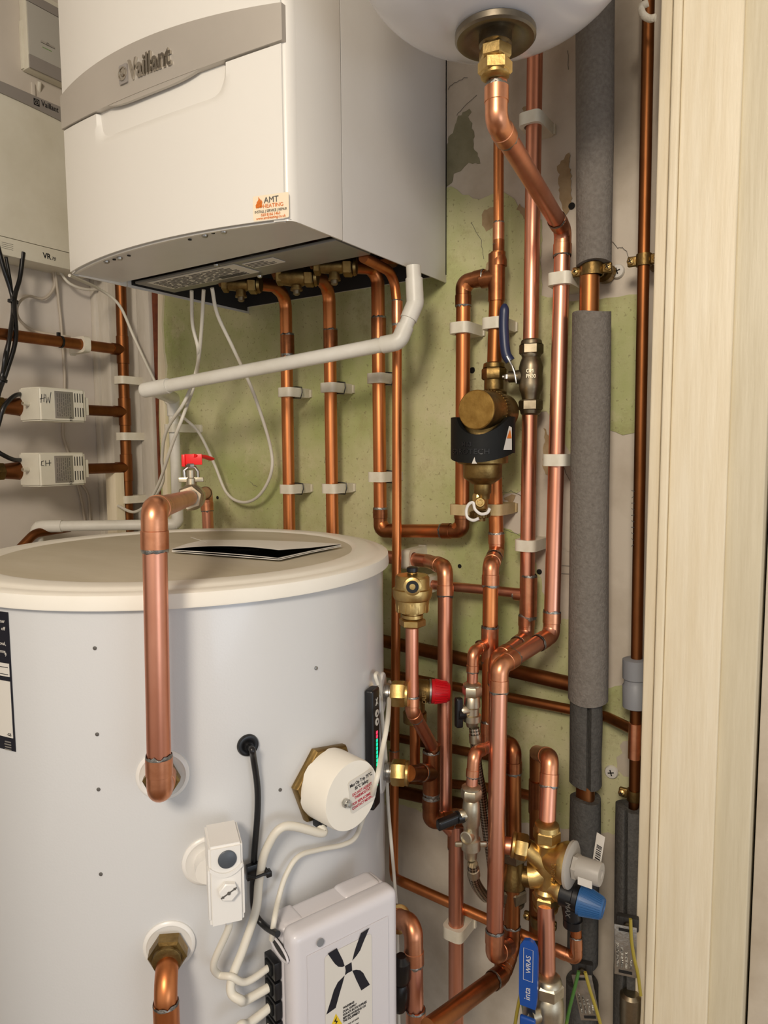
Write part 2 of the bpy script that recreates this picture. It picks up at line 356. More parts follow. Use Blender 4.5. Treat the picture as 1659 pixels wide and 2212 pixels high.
mb.prism(rag([(955,330),(990,255),(1015,235),(1012,262),(1026,285),(1020,310),(1030,330),(1040,350),(1005,356),(985,375),(968,402),(940,410),(940,340)], 5, 7, 4, Y=-.0003), (0,-.0004,0), 2)
mb.prism(rag([(1195,1100),(1235,1105),(1235,1190),(1190,1180)], 3, 7, 6, Y=-.0012), (0,-.0004,0), 0)
for (x, y, r) in ((993,1223,5),(470,1075,5),(1020,800,7),(1235,445,7),(1165,1235,6),(1150,1135,3),(1022,797,4)):
    c = at(x, y, -.0012); mb.lathe([(r*.0007, 0), (r*.0007, .0006)], c, (0,-1,0), 12, 3)
def crack(pts, w_, Y=-.0014, mi=5):                                    # hairline cracks and pencil-thin scratches in the old plaster
    rnd = random.Random(len(pts)+int(pts[0][0])); P_ = []
    for (a, b) in zip(pts[:-1], pts[1:]):
        for j in range(4): t = j/4; P_.append((a[0]+(b[0]-a[0])*t+rnd.gauss(0, 1.2), a[1]+(b[1]-a[1])*t+rnd.gauss(0, 1.2)))
    P_.append(pts[-1])
    for a, b in zip(P_[:-1], P_[1:]):
        A, B = at(a[0], a[1], Y), at(b[0], b[1], Y); d = (B-A).normalized(); q = V((-d.z, 0, d.x))*w_*.0005
        mb.prism([A-q, B-q, B+q, A+q], (0,.0004,0), mi)
for c_ in ([(1322,520),(1334,536),(1346,534),(1358,556)], [(1085,1066),(1104,1062),(1120,1068),(1130,1078)], [(1076,1142),(1100,1146),(1130,1158)], [(1018,480),(1040,520),(1045,560)], [(1228,110),(1228,150)],
           [(968,190),(985,175),(1010,168)], [(985,250),(1005,228),(1030,205)], [(1200,980),(1215,1000),(1232,1040)], [(1192,1220),(1236,1223)], [(1192,1238),(1236,1240)], [(700,1000),(706,960),(716,990)], [(540,1040),(556,1052)]): crack(c_, .55)
for pg, sd_ in (([(1122,440),(1146,462),(1150,480),(1134,470),(1116,452)], 31), ([(1046,452),(1068,446),(1066,490),(1050,500),(1040,478)], 32), ([(1205,360),(1230,330),(1234,440),(1222,470),(1210,430)], 33), ([(1064,560),(1058,590),(1048,585),(1052,566)], 34), ([(1176,925),(1186,940),(1190,1005),(1182,1030),(1172,1000)], 35), ([(1090,1072),(1112,1070),(1108,1086),(1094,1084)], 36), ([(1128,235),(1150,225),(1152,250),(1138,262)], 37)):
    mb.prism(rag(pg, 3, 6, sd_, Y=-.0010), (0,-.0003,0), 4)
structure(mb.build('wall_back', [M['plaster'], M['green'], M['plaster_g'], M['dirt'], M['stain'], M['inkg']]))
mb = MB(); mb.abox(LX-.06, LX, -1.6, .06, 0, 2.7)
structure(mb.build('wall_left', M['wallw']))
mb = MB(); mb.abox(LX, -.38, -1.32, -1.27, 0, 2.7)
structure(mb.build('wall_front', M['wallw']))
mb = MB(); mb.abox(LX-.06, 3.2, -3.2, .06, 2.62, 2.7); structure(mb.build('ceiling', M['wallw']))
mb = MB(); mb.abox(LX-.06, 3.2, -3.2, .06, -.05, 0); structure(mb.build('floor', M['floorm']))
# painted boards and boxing in the corner, each a length of trim
def vboard(n, px0, px1, Y0, Y1, mt, z0=.0, z1=2.62, bev=.002, py=900):
    a = at(px0, py, Y0).x; b = at(px1, py, Y0).x; k = MB(); k.abox(a, b, Y0, Y1, z0, z1, bev); return structure(k.build(n, mt))
vboard('trim_1', 205, 216, -.062, 0, M['board'], bev=.004)
vboard('trim_2', 216, 243, -.055, 0, M['board'])
vboard('trim_3', 272, 303, -.012, 0, M['board'])
vboard('trim_4', 303.5, 329, -.014, 0, M['board'])
vboard('trim_5', 345, 356, -.010, 0, M['wood'], z1=at(350,830,0).z)
k = MB(); k.prism([at(x, y, -.006) for x, y in ((343,600),(352,640),(349,700),(353,760),(358,790),(355,830),(341,830),(341,600))], (0,.006,0)); structure(k.build('trim_6', M['wood']))
k = MB(); k.prism([at(x, y, -.001) for x, y in ((329,560),(346,560),(343,900),(347,1000),(350,1180),(333,1180))], (0,-.003,0)); structure(k.build('trim_7', M['brick']))
vboard('trim_8', 222, 243, -.085, -.062, M['wood'], z0=1.2, z1=at(220,1010,-.085).z)
# door jamb on the right: a planed stop, a lining board and the outer board
def vx(px, Y=-.09, py=1106): return at(px, py, Y).x
for n, a, b, Y, mt in (('trim_9',1398,1422,-.078,'wood'),('trim_10',1422.6,1441,-.092,'wood'),('trim_11',1443,1568,-.088,'wood'),('trim_12',1568,1650,-.0815,'wood2')):
    k = MB(); k.abox(vx(a, Y), vx(b, Y), Y, 0, 0, 2.62, .0025, 3); structure(k.build(n, M[mt]))
k = MB(); k.abox(vx(1661, -.05), .62, -.05, 0, 0, 2.62, .002); structure(k.build('trim_13', M['plaster']))

# ================================================================== BOILER
ZB = 1.8665; BW = .44
def by(x, off=0): return -.410+.68*(x+.22)**2-off
def sheet(mb, zlo, zhi, x0, x1, off, n=28, thick=.02, mi=0, nz=1, dent=None):
    """bowed front panel between two height curves"""
    vs = []; fs = []; m = nz+1
    for i in range(n+1):
        x = x0+(x1-x0)*i/n; a, b = zlo(x), zhi(x)
        for j in range(m):
            z = a+(b-a)*j/nz; vs.append((x, by(x, off)+(dent(x, z) if dent else 0), z))
    for i in range(n):
        for j in range(nz): fs.append((i*m+j, (i+1)*m+j, (i+1)*m+j+1, i*m+j+1))
    b0 = len(vs)
    for i in range(n+1):
        x = x0+(x1-x0)*i/n; vs.append((x, by(x, off)+thick, zlo(x))); vs.append((x, by(x, off)+thick, zhi(x)))
    for i in range(n):
        fs.append((i*m, b0+2*i, b0+2*i+2, (i+1)*m)); fs.append((i*m+nz, (i+1)*m+nz, b0+2*i+3, b0+2*i+1)); fs.append((b0+2*i, b0+2*i+1, b0+2*i+3, b0+2*i+2))
    fs.append(tuple(range(m))+(b0+1, b0)); e = n*m; eb = b0+2*n; fs.append(tuple(range(e+m-1, e-1, -1))+(eb, eb+1))
    mb.add(vs, fs, mi)
boiler = thing('gas_boiler', 'large white wall-hung boiler with a silver band across its bowed front', 'boiler', (-.22, 0, ZB))
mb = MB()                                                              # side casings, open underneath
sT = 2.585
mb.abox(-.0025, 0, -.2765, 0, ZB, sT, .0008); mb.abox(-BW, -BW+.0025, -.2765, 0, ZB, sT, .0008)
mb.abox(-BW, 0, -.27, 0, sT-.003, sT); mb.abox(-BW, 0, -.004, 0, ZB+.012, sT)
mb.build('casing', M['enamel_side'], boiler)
mb = MB()                                                              # deep front cover whose sides return along the casing
mb.abox(-.0025, .0006, -.364, -.2785, ZB, sT, .0008); mb.abox(-BW-.0006, -BW+.0025, -.364, -.2785, ZB, sT, .0008)
for sx in (1, -1):                                                     # rounded vertical corner of the cover
    vs = []; n = 8; x1 = 0.0006 if sx > 0 else -BW-.0006; 
    for i in range(n+1):
        a = PI/2*i/n; x = x1-sx*.010*(1-math.cos(a)); y = -.362-.016*math.sin(a); vs += [(x, y, ZB), (x, y, sT)]
    xx = -.022 if sx > 0 else -BW+.022; vs += [(xx, by(xx)+.001, ZB), (xx, by(xx)+.001, sT)]
    mb.add(vs, [(2*i, 2*i+1, 2*i+3, 2*i+2) for i in range(n+1)])
sheet(mb, lambda x: ZB, lambda x: sT, -BW+.012, -.012, -.004, thick=.004)
cov = mb.build('front_cover', M['enamel'], boiler)
def ztop(x): return 2.103-.016*x/.44*1.0+.003*(1-((x+.22)/.22)**2)
def zbot(x):
    s = (x+.22)/.22; z = 2.064-.010*x/.44-.0165*(1-s*s)
    return z
def zhand(x):                                                          # grip scoop under the band
    t = max(0, 1-((x+.215)/.105)**2); return zbot(x)-.0016-.0*t
def dent(x, z):
    t = max(0, 1-((x+.2)/.12)**4); q = (zbot(x)-z); 
    return .026*min(1,t*1.8)*max(0, 1-q/.040)**.9 if t > 0 else 0
mb = MB(); sheet(mb, lambda x: ZB+.002, zhand, -BW+.006, -.0075, .0012, 60, .006, nz=30, dent=dent)
mb.build('lower_panel', M['enamel'], boiler)
mb = MB(); sheet(mb, lambda x: ztop(x)+.0012, lambda x: sT, -BW+.006, -.0075, .0012, 40, .006); mb.build('upper_panel', M['enamel'], boiler)
mb = MB(); sheet(mb, zbot, ztop, -BW+.004, -.004, .0042, 50, .009); band = mb.build('silver_band', M['silver'], boiler)
mb = MB(); sheet(mb, lambda x: zbot(x)-.006*max(0, 1-((x+.2)/.085)**4), lambda x: zbot(x)+.001, -.285, -.115, .0036, 30, .004); mb.build('grip_lip', M['silver'], band)
def bwarp(x0, z0, slope, off=.0045):
    def f(u, v, n): x = x0+u; return V((x, by(x, off+n), z0+v+slope*u))
    return f
text('lettering', 'Vaillant', (0,0,0), (1,0,0), (0,0,1), .0345, M['chrome'], band, ext=.0014, warp=bwarp(-.2325, 2.0702, -.022), bold=.0005, sx=.76)
def slab(mb, x0, x1, z0, z1, off, th, slope=0, rad=.002, mi=0):
    pts = []
    for cx, cz, a0 in ((x1-rad, z1-rad, 0), (x0+rad, z1-rad, 90), (x0+rad, z0+rad, 180), (x1-rad, z0+rad, 270)):
        for k in range(5): a = math.radians(a0+k*22.5); pts.append((cx+rad*math.cos(a), cz+rad*math.sin(a)))
    f = [V((x, by(x, off), z+slope*(x-x0))) for x, z in pts]; mb.prism(f, (0, -th, 0), mi)
mb = MB(); slab(mb, -.2530, -.2360, 2.0700, 2.0935, .0042, .0022, -.03); lg = mb.build('emblem_plate', M['silver2'], band)
mb = MB(); c = V((-.2445, by(-.2445, .0066), 2.0817))
mb.lathe([(.0085, 0), (.0085, .001), (.0072, .001), (.0072, .0002)], c, (0,-1,0), 28)
for sx in (-1, 1): mb.prism([c+V((sx*.001,0,-.004)), c+V((sx*.0035,0,-.002)), c+V((sx*.0045,0,.005)), c+V((sx*.0022,0,.001))], (0,-.0012,0))
mb.lathe([(.0028,0),(.0026,.0012)], c+V((0,0,-.001)), (0,-1,0), 14)
mb.build('emblem', M['chrome'], lg)
# sticker low on the front
mb = MB(); slab(mb, -.0462, -.0012, 1.869, 1.8975, .0013, .0003, 0, .002); 
st = mb.build('installer_sticker', M['stickr'], boiler)
def stx(s, x, z, size, mt, al='CENTER', sx=1): x -= .0029; text('lettering', s, (0,0,0), (1,0,0), (0,0,1), size, M[mt], st, ext=.0001, warp=lambda u, v, n: V((x+u, by(x+u, .0018+n), z+v)), align=al, sx=sx)
stx('AMT', -.029, 1.8882, .0098, 'inkg', 'LEFT', .92); stx('HEATING', -.0305, 1.8828, .0062, 'orange', 'LEFT', .98)
stx('INSTALL | SERVICE | REPAIR', -.0208, 1.8778, .0042, 'inkg', sx=.80); stx('020 8166 1463', -.0208, 1.8737, .0044, 'orange', sx=.92); stx('www.amtheating.co.uk', -.0208, 1.8702, .0044, 'orange', sx=.92)
for dx, h in ((0, .013), (.003, .010), (-.002, .008)):
    x0 = -.0394+dx; mb = MB(); mb.prism([V((x0+a*h, by(x0, .0018), 1.8832+b*h)) for a, b in ((0,0),(-.22,.2),(-.2,.5),(.05,.75),(.06,1.0),(.28,.7),(.2,.4),(.3,.15))], (0,-.0001,0)); mb.build('flame', M['orange'], st)
# underside
mb = MB()
vs = []; n = 24
for i in range(n+1):
    x = -BW+.002+(BW-.004)*i/n; vs += [(x, by(x)+.002, ZB+.0015), (x, -.290, ZB+.004), (x, -.290, ZB+.018)]
mb.add(vs, [(3*i+j, 3*i+3+j, 3*i+4+j, 3*i+1+j) for i in range(n) for j in (0, 1)])
mb.build('bottom_tray', M['under'], boiler)
mb = MB(); mb.abox(-.425, -.015, -.272, -.193, ZB+.004, ZB+.008, .001)
rail = mb.build('connection_rail', M['galv'], boiler)
mb = MB(); mb.abox(-BW+.003, -.003, -.36, -.005, ZB+.09, ZB+.094); mb.abox(-BW+.0028, -BW+.0034, -.27, -.006, ZB+.004, ZB+.09); mb.abox(-BW+.003, -.003, -.0075, -.005, ZB+.012, ZB+.09); mb.build('inner_housing', M['darkin'], boiler)
mb = MB(); mb.abox(-.40, -.205, -.268, -.215, ZB+.0028, ZB+.0036); dp = mb.build('data_label', M['label'], boiler)
mb = MB()
rnd = random.Random(4)
for r_ in range(9):
    y = -.262+r_*.0052; x = -.392
    while x < -.225:
        L = rnd.uniform(.006, .03); mb.abox(x, min(x+L, -.222), y, y+.0018, ZB+.0022, ZB+.0028); x += L+rnd.uniform(.002, .01)
for i in range(30): mb.abox(-.28+i*.0018, -.28+i*.0018+rnd.uniform(.0004,.0012), -.228, -.219, ZB+.0022, ZB+.0028)
mb.build('print_rows', M['inkg'], dp, flat=True)
mb = MB(); mb.abox(-.195, -.135, -.262, -.235, ZB+.0028, ZB+.0036); dp2 = mb.build('data_label', M['label'], boiler); dp2['label'] = 'small white printed label'
mb = MB()
for r_ in range(4): mb.abox(-.192, -.192+rnd.uniform(.035,.053), -.258+r_*.0055, -.2565+r_*.0055, ZB+.0022, ZB+.0028)
mb.build('print_rows', M['inkg'], dp2, flat=True)
for px, py in ((545/2.37,1337/2.37),(612/2.37,1320/2.37),(1048/2.37,1203/2.37),(1145/2.37,1183/2.37),(1108/2.37,1355/2.37),(1330/2.37,1412/2.37)):
    c = atz(px, py, ZB+.0012); mb = MB(); mb.lathe([(.0042, 0), (.0042, .0012), (.003, .003), (.0005, .0034)], c, (0,0,-1), 14); mb.build('screw', M['zinc'], boiler)
for px, py in ((972,1226),(660,1308),(1090,1192),(1290,1305),(585,1328)):
    c = atz(px/2.37, py/2.37, ZB+.001); mb = MB(); mb.lathe([(.0025, 0), (.0025, .0008)], c, (0,0,-1), 10); mb.build('rivet_hole', M['dirt'], boiler)
mb = MB(); mb.abox(-.42, -.38, -.292, -.272, ZB+.03, ZB+.035); mb.build('inner_bracket', M['darkin'], boiler); mb = MB(); mb.abox(-.05, -.012, -.296, -.27, ZB+.02, ZB+.035); mb.build('inner_bracket', M['darkin'], boiler)
# ================================================================== EXPANSION VESSEL
SP = atd(1070, 60, .70); VX, VY = SP.x, SP.y; VZ = 2.001
ves = thing('expansion_vessel', 'glossy white round vessel hanging at the top with a brown steel collar', 'vessel', (VX, VY, VZ))
mb = MB(); prof = []; R0 = .1450
for k in range(1, 19): a = PI/2*k/18; prof.append((R0*math.sin(a), VZ+.0155+.098*(1-math.cos(a))**1.15-.0))
prof += [(R0, VZ+.112+.20), (R0*.9, VZ+.36), (.05, VZ+.40)]
mb.lathe([(r, z-VZ) for r, z in prof], (VX, VY, VZ), (0,0,1), 64); mb.build('shell', M['vessel'], ves)
mb = MB(); mb.lathe([(.017, .014), (.0225, .0135), (.028, .0105), (.034, .0075), (.0385, .0075), (.0405, .0095), (.0405, .015), (.034, .02)], (VX, VY, VZ), (0,0,1), 48); mb.build('collar', M['flange'], ves)
mb = MB(); pr = [(.0165, .016), (.0165, .004)]
for k in range(7): pr += [(.0132, .003-k*.0028), (.0122, .0016-k*.0028)]
mb.lathe(pr[::-1], (VX, VY, VZ), (0,0,1), 30); mb.build('threaded_spigot', M['nickel_d'], ves)
nut = thing('compression_nut', 'shiny brass nut under the white vessel', 'nut', (VX, VY, VZ-.0245)); mb = MB()
mb.hexn((VX, VY, VZ-.011), (0,0,1), .029, .013, a0=.15); mb.hexn((VX, VY, VZ-.0245), (0,0,1), .030, .0135, a0=.5); mb.lathe([(.0115,-.004),(.0145,-.002),(.0145,.001)], (VX, VY, VZ-.0245), (0,0,1), 24)
mb.build('hexagon', M['brass'], nut)

# ================================================================== COPPER PIPE RUNS
YW = -.045
UPV = V((0,0,1))
# riser from the vessel, offset across to the wall and down again
pA = [V((VX, VY, VZ-.018)), atd(1072, 262, .715), atd(1216, 497, .955), atd(1191, 1372, .985), atd(1079, 1440, .90), atd(1068, 2062, .905), atd(1098, 2045, .945)]
pA[0].x, pA[0].y = pA[1].x, pA[1].y
pipe('copper_pipe', 'pinkish copper pipe bending from the white vessel down to the lowest foreground elbow', 'pipe', pA, R22, M['copper'], bends=.020, elbows=(1,2,3,4,5))
# second riser with the blue lever valve
pB = [at(1158, -60, YW), at(1137, 1378, YW), atd(1073, 1425, .955), atd(1071, 1900, .96)]
pipe('copper_pipe', 'straight pinkish copper riser carrying the dark blue lever valve', 'pipe', pB, R22, M['copper'], bends=.019, elbows=(1,2), tees=[(at(1142, 1288, YW), UPV, .060, (-1,0,0), .022, R15)])
# narrow riser, reducer and tee
pC0 = [V((at(1077, 330, YW).x, YW, 2.60)), at(1077, 330, YW), at(1077, 560, YW)]
pipe('copper_pipe', 'thin copper pipe rising from the tee behind the slanting vessel pipe', 'pipe', pC0, R15, M['copper_o'], bends=0, couplings=[(at(1077, 505, YW), UPV, .03)])
tz = at(1073, 592, YW)
pC = [at(1076, 545, YW), at(1064, 900, YW)]
rt = pipe('copper_pipe', 'brown copper pipe with a tee running down into the brass filter', 'pipe', pC, R22, M['copper_b'], fm=M['fit_b'], tees=[(at(1073, 600, YW), UPV, .068, (-1,0,0), .024, R22)], sol=False)
mb = MB(); mb.lathe([(R15*1.02, .018), (R15*1.15, .017), (R15*1.15, 0), (R22*1.13, -.012), (R22*1.13, -.02)], at(1077, 545, YW), (0,0,1), 22); mb.build('reducer', M['fit_b'], rt)
pC2 = [at(1050, 598, YW), at(1001, 610, YW), at(998, 1147, YW), at(822, 1147, YW), at(816, 600, YW), at(800, 578, -.06), at(742, 574, -.150)]
pipe('copper_pipe', 'orange copper pipe looping under from the tee to the right-hand boiler valve', 'pipe', pC2, R22, M['copper_o'], fm=M['fit_b'], bends=[.02,.02,.02,.03,.03], elbows=(1,2,3), couplings=[(at(818, 710, YW), UPV, .034)], sol=True)
pD = [at(545, 612, -.165), at(592, 617, -.09), at(617, 640, YW), at(626, 1190, YW)]
pipe('copper_pipe', 'left-hand orange copper pipe dropping from the boiler behind the tank lid', 'pipe', pD, R22, M['copper_o'], fm=M['fit_b'], bends=.045, couplings=[(at(621, 745, YW), UPV, .034)])
pE = [at(665, 598, -.160), at(692, 601, -.09), at(711, 625, YW), at(719, 1190, YW)]
pipe('copper_pipe', 'second orange copper pipe from the left dropping behind the tank lid', 'pipe', pE, R22, M['copper_o'], fm=M['fit_b'], bends=.045, couplings=[(at(714, 735, YW), UPV, .034)])
YF = -.095
pF = [at(785, 556, -.19), at(850, 590, YF), at(858, 660, YF), at(857, 1180, YF), at(850, 1895, YF), atd(870, 1905, 1.075), atd(1246, 2072, .945), atd(1243, 1972, .945)]
pipe('copper_pipe', 'thin copper pipe from the boiler down, then sloping right to the blue ribbed knob', 'pipe', pF, R15, M['copper_o'], bends=[.03,.02,.01,.012,.012,.012], elbows=(6,), couplings=[(at(858, 675, YF), UPV, .034), (at(852, 1640, YF), UPV, .03)])
mb = MB()
# main below the filter, with its offset and tee
pG = [at(1068, 1000, YW), at(1073, 1192, YW), atd(1060, 1222, 1.0), atd(1056, 1606, 1.0), atd(1085, 1600, 1.02)]
tG = atd(1058, 1392, 1.0)
pipe('copper_pipe', 'copper pipe below the filter with a swan neck and long solder drip', 'pipe', pG, R22, M['copper_o'], bends=[.014,.016,.016], elbows=(1,2,3), tees=[(tG, UPV, .05, RT*-.8+FWD*-.6, .02, R15)])
# pipe from the wall clip, over and down
pH = [at(835, 1203, YW), at(925, 1212, YW), atd(962, 1225, 1.035), atd(960, 1775, 1.02), atd(985, 1800, 1.02)]
pipe('copper_pipe', 'tall pink copper pipe right of the air vent with a wide elbow on top', 'pipe', pH, R22, M['copper'], bends=[.01,.028,.014], elbows=(2,))
# tank port tee, its elbow and the return downwards
q1 = tp(math.radians(25), atc(838, 1638).z, .036); q2 = atd(932, 1668, .985)
pJ = [atd(935, 1625, .985), q2, atd(930, 1772, .99), atd(1000, 1772, 1.0)]
pJ1 = pJ[1]
pipe('copper_pipe', 'copper tee and elbow joined to the lower port at the side of the tank', 'pipe', [pJ[0]+UPV*.012, pJ[2], pJ[3]], R22, M['fit_b'], fm=M['fit_b'], bends=.018, elbows=(1,), tees=[(q2, UPV, .06, (q1-q2), .03, R22)])
pipe('copper_pipe', 'short copper stub between the tank port nut and its tee', 'pipe', [q1, q2], R22*.98, M['fit_b'])
tK = atd(985, 1795, 1.02)
pipe('copper_pipe', 'copper pipe dropping from the tee to the low white clip and out of the frame', 'pipe', [tK+UPV*.03, atd(985, 2230, 1.02)], R22, M['copper'], couplings=[(tK, UPV, .05)])
# air vent branch
pV = [atd(890, 1352, .93), atd(890, 1535, .93), atd(937, 1618, .985)]
pipe('copper_pipe', 'pink copper pipe from the brass air vent down to a slanting elbow', 'pipe', pV, .0087, M['copper'], bends=.014, elbows=(1,), sock=.012)
# pipes along the wall, low down
pipe('copper_pipe', 'short thin copper pipe crossing level behind the risers to the riser tee', 'pipe', [at(925, 1262, -.05), at(1128, 1282, YW)], R15, M['copper'])
pipe('copper_pipe', 'dark brown copper pipe level along the wall at the height of the red cap', 'pipe', [at(800, 1378, -.030), at(1235, 1478, -.030)], R22, M['copper_d'])
pipe('copper_pipe', 'orange brown copper pipe along the wall sloping into the foam pipe sleeve', 'pipe', [at(800, 1447, -.022), at(1250, 1536, -.022), at(1310, 1548, -.022), at(1372, 1578, -.05)], R15, M['copper_b'], bends=.02)
pipe('copper_pipe', 'dark copper pipe along the wall just above the lower tank port', 'pipe', [at(800, 1582, -.025), at(1090, 1640, -.025)], R15, M['copper_d'])
pipe('copper_pipe', 'dull copper pipe along the wall level with the immersion heater label', 'pipe', [at(850, 1680, -.03), at(1090, 1705, -.03), at(1160, 1722, -.035)], R15, M['copper_b'], bends=.02)
pipe('copper_pipe', 'lowest dark copper pipe along the green part of the wall', 'pipe', [at(840, 1705, -.025), at(1060, 1752, -.025)], R22, M['copper_d'])
# dark vertical pair right of centre
pipe('copper_pipe', 'aged copper pipe just right of the long foreground pipe with a dark elbow on top', 'pipe', [atd(1078, 1600, 1.02), atd(1108, 1612, .98), atd(1110, 1900, .98)], R22, M['copper_b'], fm=M['fit_b'], bends=.018, elbows=(1,))
pP = [atd(1158, 1990, 1.03), atd(1160, 1625, 1.03), atd(1188, 1636, .93), atd(1180, 1815, .91)]
pipe('copper_pipe', 'copper hairpin bend above the brass inlet valve', 'pipe', [pP[1]-UPV*.001, pP[2], pP[3]], R22, M['copper'], bends=.018, elbows=(1,))
pipe('copper_pipe', 'dark copper pipe hanging behind the brass inlet valve', 'pipe', [atd(1158, 2150, 1.04), atd(1160, 1622, 1.04)], R22, M['copper_d'], fm=M['fit_b'], couplings=[(atd(1160, 1720, 1.04), UPV, .05)], sol=False)
pipe('copper_pipe', 'pink copper pipe between the brass inlet valve and the bright blue lever valve', 'pipe', [atd(1179, 1955, .905), atd(1182, 2130, .90)], R22, M['copper'])
# valve pipe to the diagonal at the bottom
pQ = [atd(1108, 1890, .96), atd(1105, 2045, .96), atd(1083, 2105, .93), atd(925, 2222, .80)]
pipe('copper_pipe', 'brown copper pipe curving at the bottom and slanting down to the left', 'pipe', pQ, R22, M['copper_b'], fm=M['fit_b'], bends=[.02,.018], elbows=(1,2))
pR = [atd(850, 1982, .90), atd(893, 1994, .86), atd(897, 2230, .86)]
pipe('copper_pipe', 'copper elbow and pipe emerging low beside the white controller box', 'pipe', pR, R22, M['copper'], bends=.024, elbows=(1,), couplings=[(atd(898, 2205, .86), UPV, .03)])
mb = MB(); mb.lathe([(.016,-.006),(.017,-.004),(.017,.004),(.013,.006)], atd(860, 1985, .895), pR[1]-pR[0], 24); tag(mb.build('compression_nut', M['brass']), 'brass ring behind the right edge of the controller box', 'nut')
# front pipe over the tank with red lever valve
f0 = atd(345, 1712, .655); f1 = atd(335, 1400, .640); f2 = atd(333, 1100, .632)
fB = at(446, 1064, -.065)
inn = (V((TC.x, TC.y, 0))-V((f0.x, f0.y, 0))).normalized()
pS = [f0+inn*.04, f0, f2, fB, at(452, 1190, -.065)]
pipe('copper_pipe', 'thick pink copper pipe standing in front of the tank and bridging back over its lid', 'pipe', pS, R22, M['copper'], bends=[.017,.018,.018], elbows=(1,2,3), sock=.018)
dS = (fB-f2).normalized()
pT0 = atc(367, 2050)
out_ = V((pT0.x-TC.x, pT0.y-TC.y, 0)).normalized()
pT = [pT0-out_*.01, pT0+out_*.043, pT0+out_*.043-UPV*.14]
pipe('copper_pipe', 'copper elbow turning down from the lowest brass nut on the tank front', 'pipe', pT, R22, M['copper_o'], fm=M['copper_o'], bends=.022, elbows=(), couplings=[(pT0+out_*.043-UPV*.036, UPV, .024)])
# left-hand manifold
ML = -.778; YM = -.05
man = [V((at(262, 625, YM).x, YM, 2.2)), V((at(270, 900, YM).x, YM, 1.30))]
man[0].x = at(263, 640, YM).x; man[1].x = at(276, 1120, YM).x
def mz(py): z = at(266, py, YM).z; return man[1].lerp(man[0], (z-man[1].z)/(man[0].z-man[1].z))
pipe('copper_manifold', 'brown upright copper manifold in the left corner with three side tees', 'pipe', man, R22*1.05, M['copper_d'], fm=M['copper_d'], sol=False,
     tees=[(mz(756), UPV, .058, (0,-1,0), .026, R22), (mz(890), UPV, .058, (0,-1,0), .026, R22), (mz(1010), UPV, .058, (0,-1,0), .026, R22)])
xm = mz(756).x
for py, ya, lab in ((738, -.42, 'long brown copper pipe crossing the left wall above both cream actuators'), (885, -.42, 'brown copper pipe on the left wall behind the upper actuator'), (1012, -.42, 'brown copper pipe on the left wall behind the lower actuator')):
    z = {738: mz(756).z, 885: mz(890).z, 1012: mz(1010).z}[py]
    pipe('copper_pipe', lab, 'pipe', [(xm, YM-.01, z), (xm, ya, z)], R22, M['copper_b'] if py == 738 else M['copper_d'])
pipe('copper_pipe', 'brown copper pipe curving up behind the rim of the tank at far left', 'pipe', [atx(38, 1190, -.80), atx(75, 1152, -.80), atx(150, 1140, -.80)], R15*1.2, M['copper_d'], bends=.03)

# ================================================================== PIPE CLIPS
def clip(c, r, back, n=(0,-1,0), mt='clip', label=None, group=None, h=.0165, tie=False, name='pipe_clip', ax=(0,0,1)):
    n = V(n); a = V(ax); sd = a.cross(n); root = thing(name, label, 'clip', c-a*h/2, group); ro = r+.0052; seg = 48; vs = []; C = V(c)
    for z in (-h/2, h/2):
        for k in range(seg):
            an = 2*PI*k/seg; x, y = math.cos(an), math.sin(an)     # x: sideways, y: towards the room
            t = (abs(x)**4+abs(y)**4)**-.25*ro if y >= 0 else min(ro/max(abs(x), 1e-6), back/max(abs(y), 1e-6))
            vs.append(C+sd*x*t+n*y*t+a*z)
        for k in range(seg):
            an = 2*PI*k/seg; vs.append(C+sd*math.cos(an)*(r+.0003)+n*math.sin(an)*(r+.0003)+a*z)
    fs = []
    for k in range(seg):
        j = (k+1) % seg; A, B, Cc, D = 0, seg, 2*seg, 3*seg
        fs += [(A+k, A+j, B+j, B+k), (Cc+k, D+k, D+j, Cc+j), (A+k, Cc+k, Cc+j, A+j), (B+k, B+j, D+j, D+k)]
    mb = MB(); mb.add(vs, fs); mb.box(C-n*(back-.003)+sd*0, sd, a, n, (2*ro+.005, h*.86, .006), .001); mb.build('clip_body', M[mt], root, ang=30)
    if tie:
        k = MB(); pts = [C+sd*(ro+.001)+a*(h/2)+n*(.004*math.cos(t))*1-n*.006+a*(.003*math.sin(t)) for t in [i*PI/6 for i in range(7)]]
        k.sweep([C+sd*(-ro)+a*(h/2+.0015)-n*.008, C+sd*(ro*.6)+a*(h/2+.002)-n*.009, C+sd*(ro+.004)+a*(h/2+.001)-n*.012, C+sd*(ro+.005)-n*.012, C+sd*(ro+.003)-a*(h/2+.002)-n*.010, C+sd*(0)-a*(h/2+.001)-n*.008], .0011, 8)
        k.build('black_tie', M['black'], root)
    return root
g1 = 'white nylon clips on the green wall'
for px, py, t, lb in ((624,848,1,'upper clip on the left-hand orange pipe'),(627,1056,1,'lower clip on the left-hand orange pipe'),(716,838,1,'upper clip on the second orange pipe'),(719,1055,1,'lower clip on the second orange pipe'),
        (818,818,1,'upper clip on the third orange pipe, beside the thin copper pipe'),(820,1030,1,'lower clip on the third orange pipe, beside the thin copper pipe'),
        (998,710,0,'clip on the orange pipe left of the blue lever'),(1069,700,0,'clip partly hidden behind the dark blue lever'),
        (1140,1177,0,'clip low on the riser with the blue lever valve'),(1150,262,0,'clip high on the riser beside the bare plaster')):
    clip(at(px, py, YW), R22, -YW, label='white nylon '+lb, group=g1, tie=bool(t))
clip(at(998, 1100, YW), R22, -YW, mt='clipy', label='yellowed nylon clip left of the filter drain cock', group=g1)
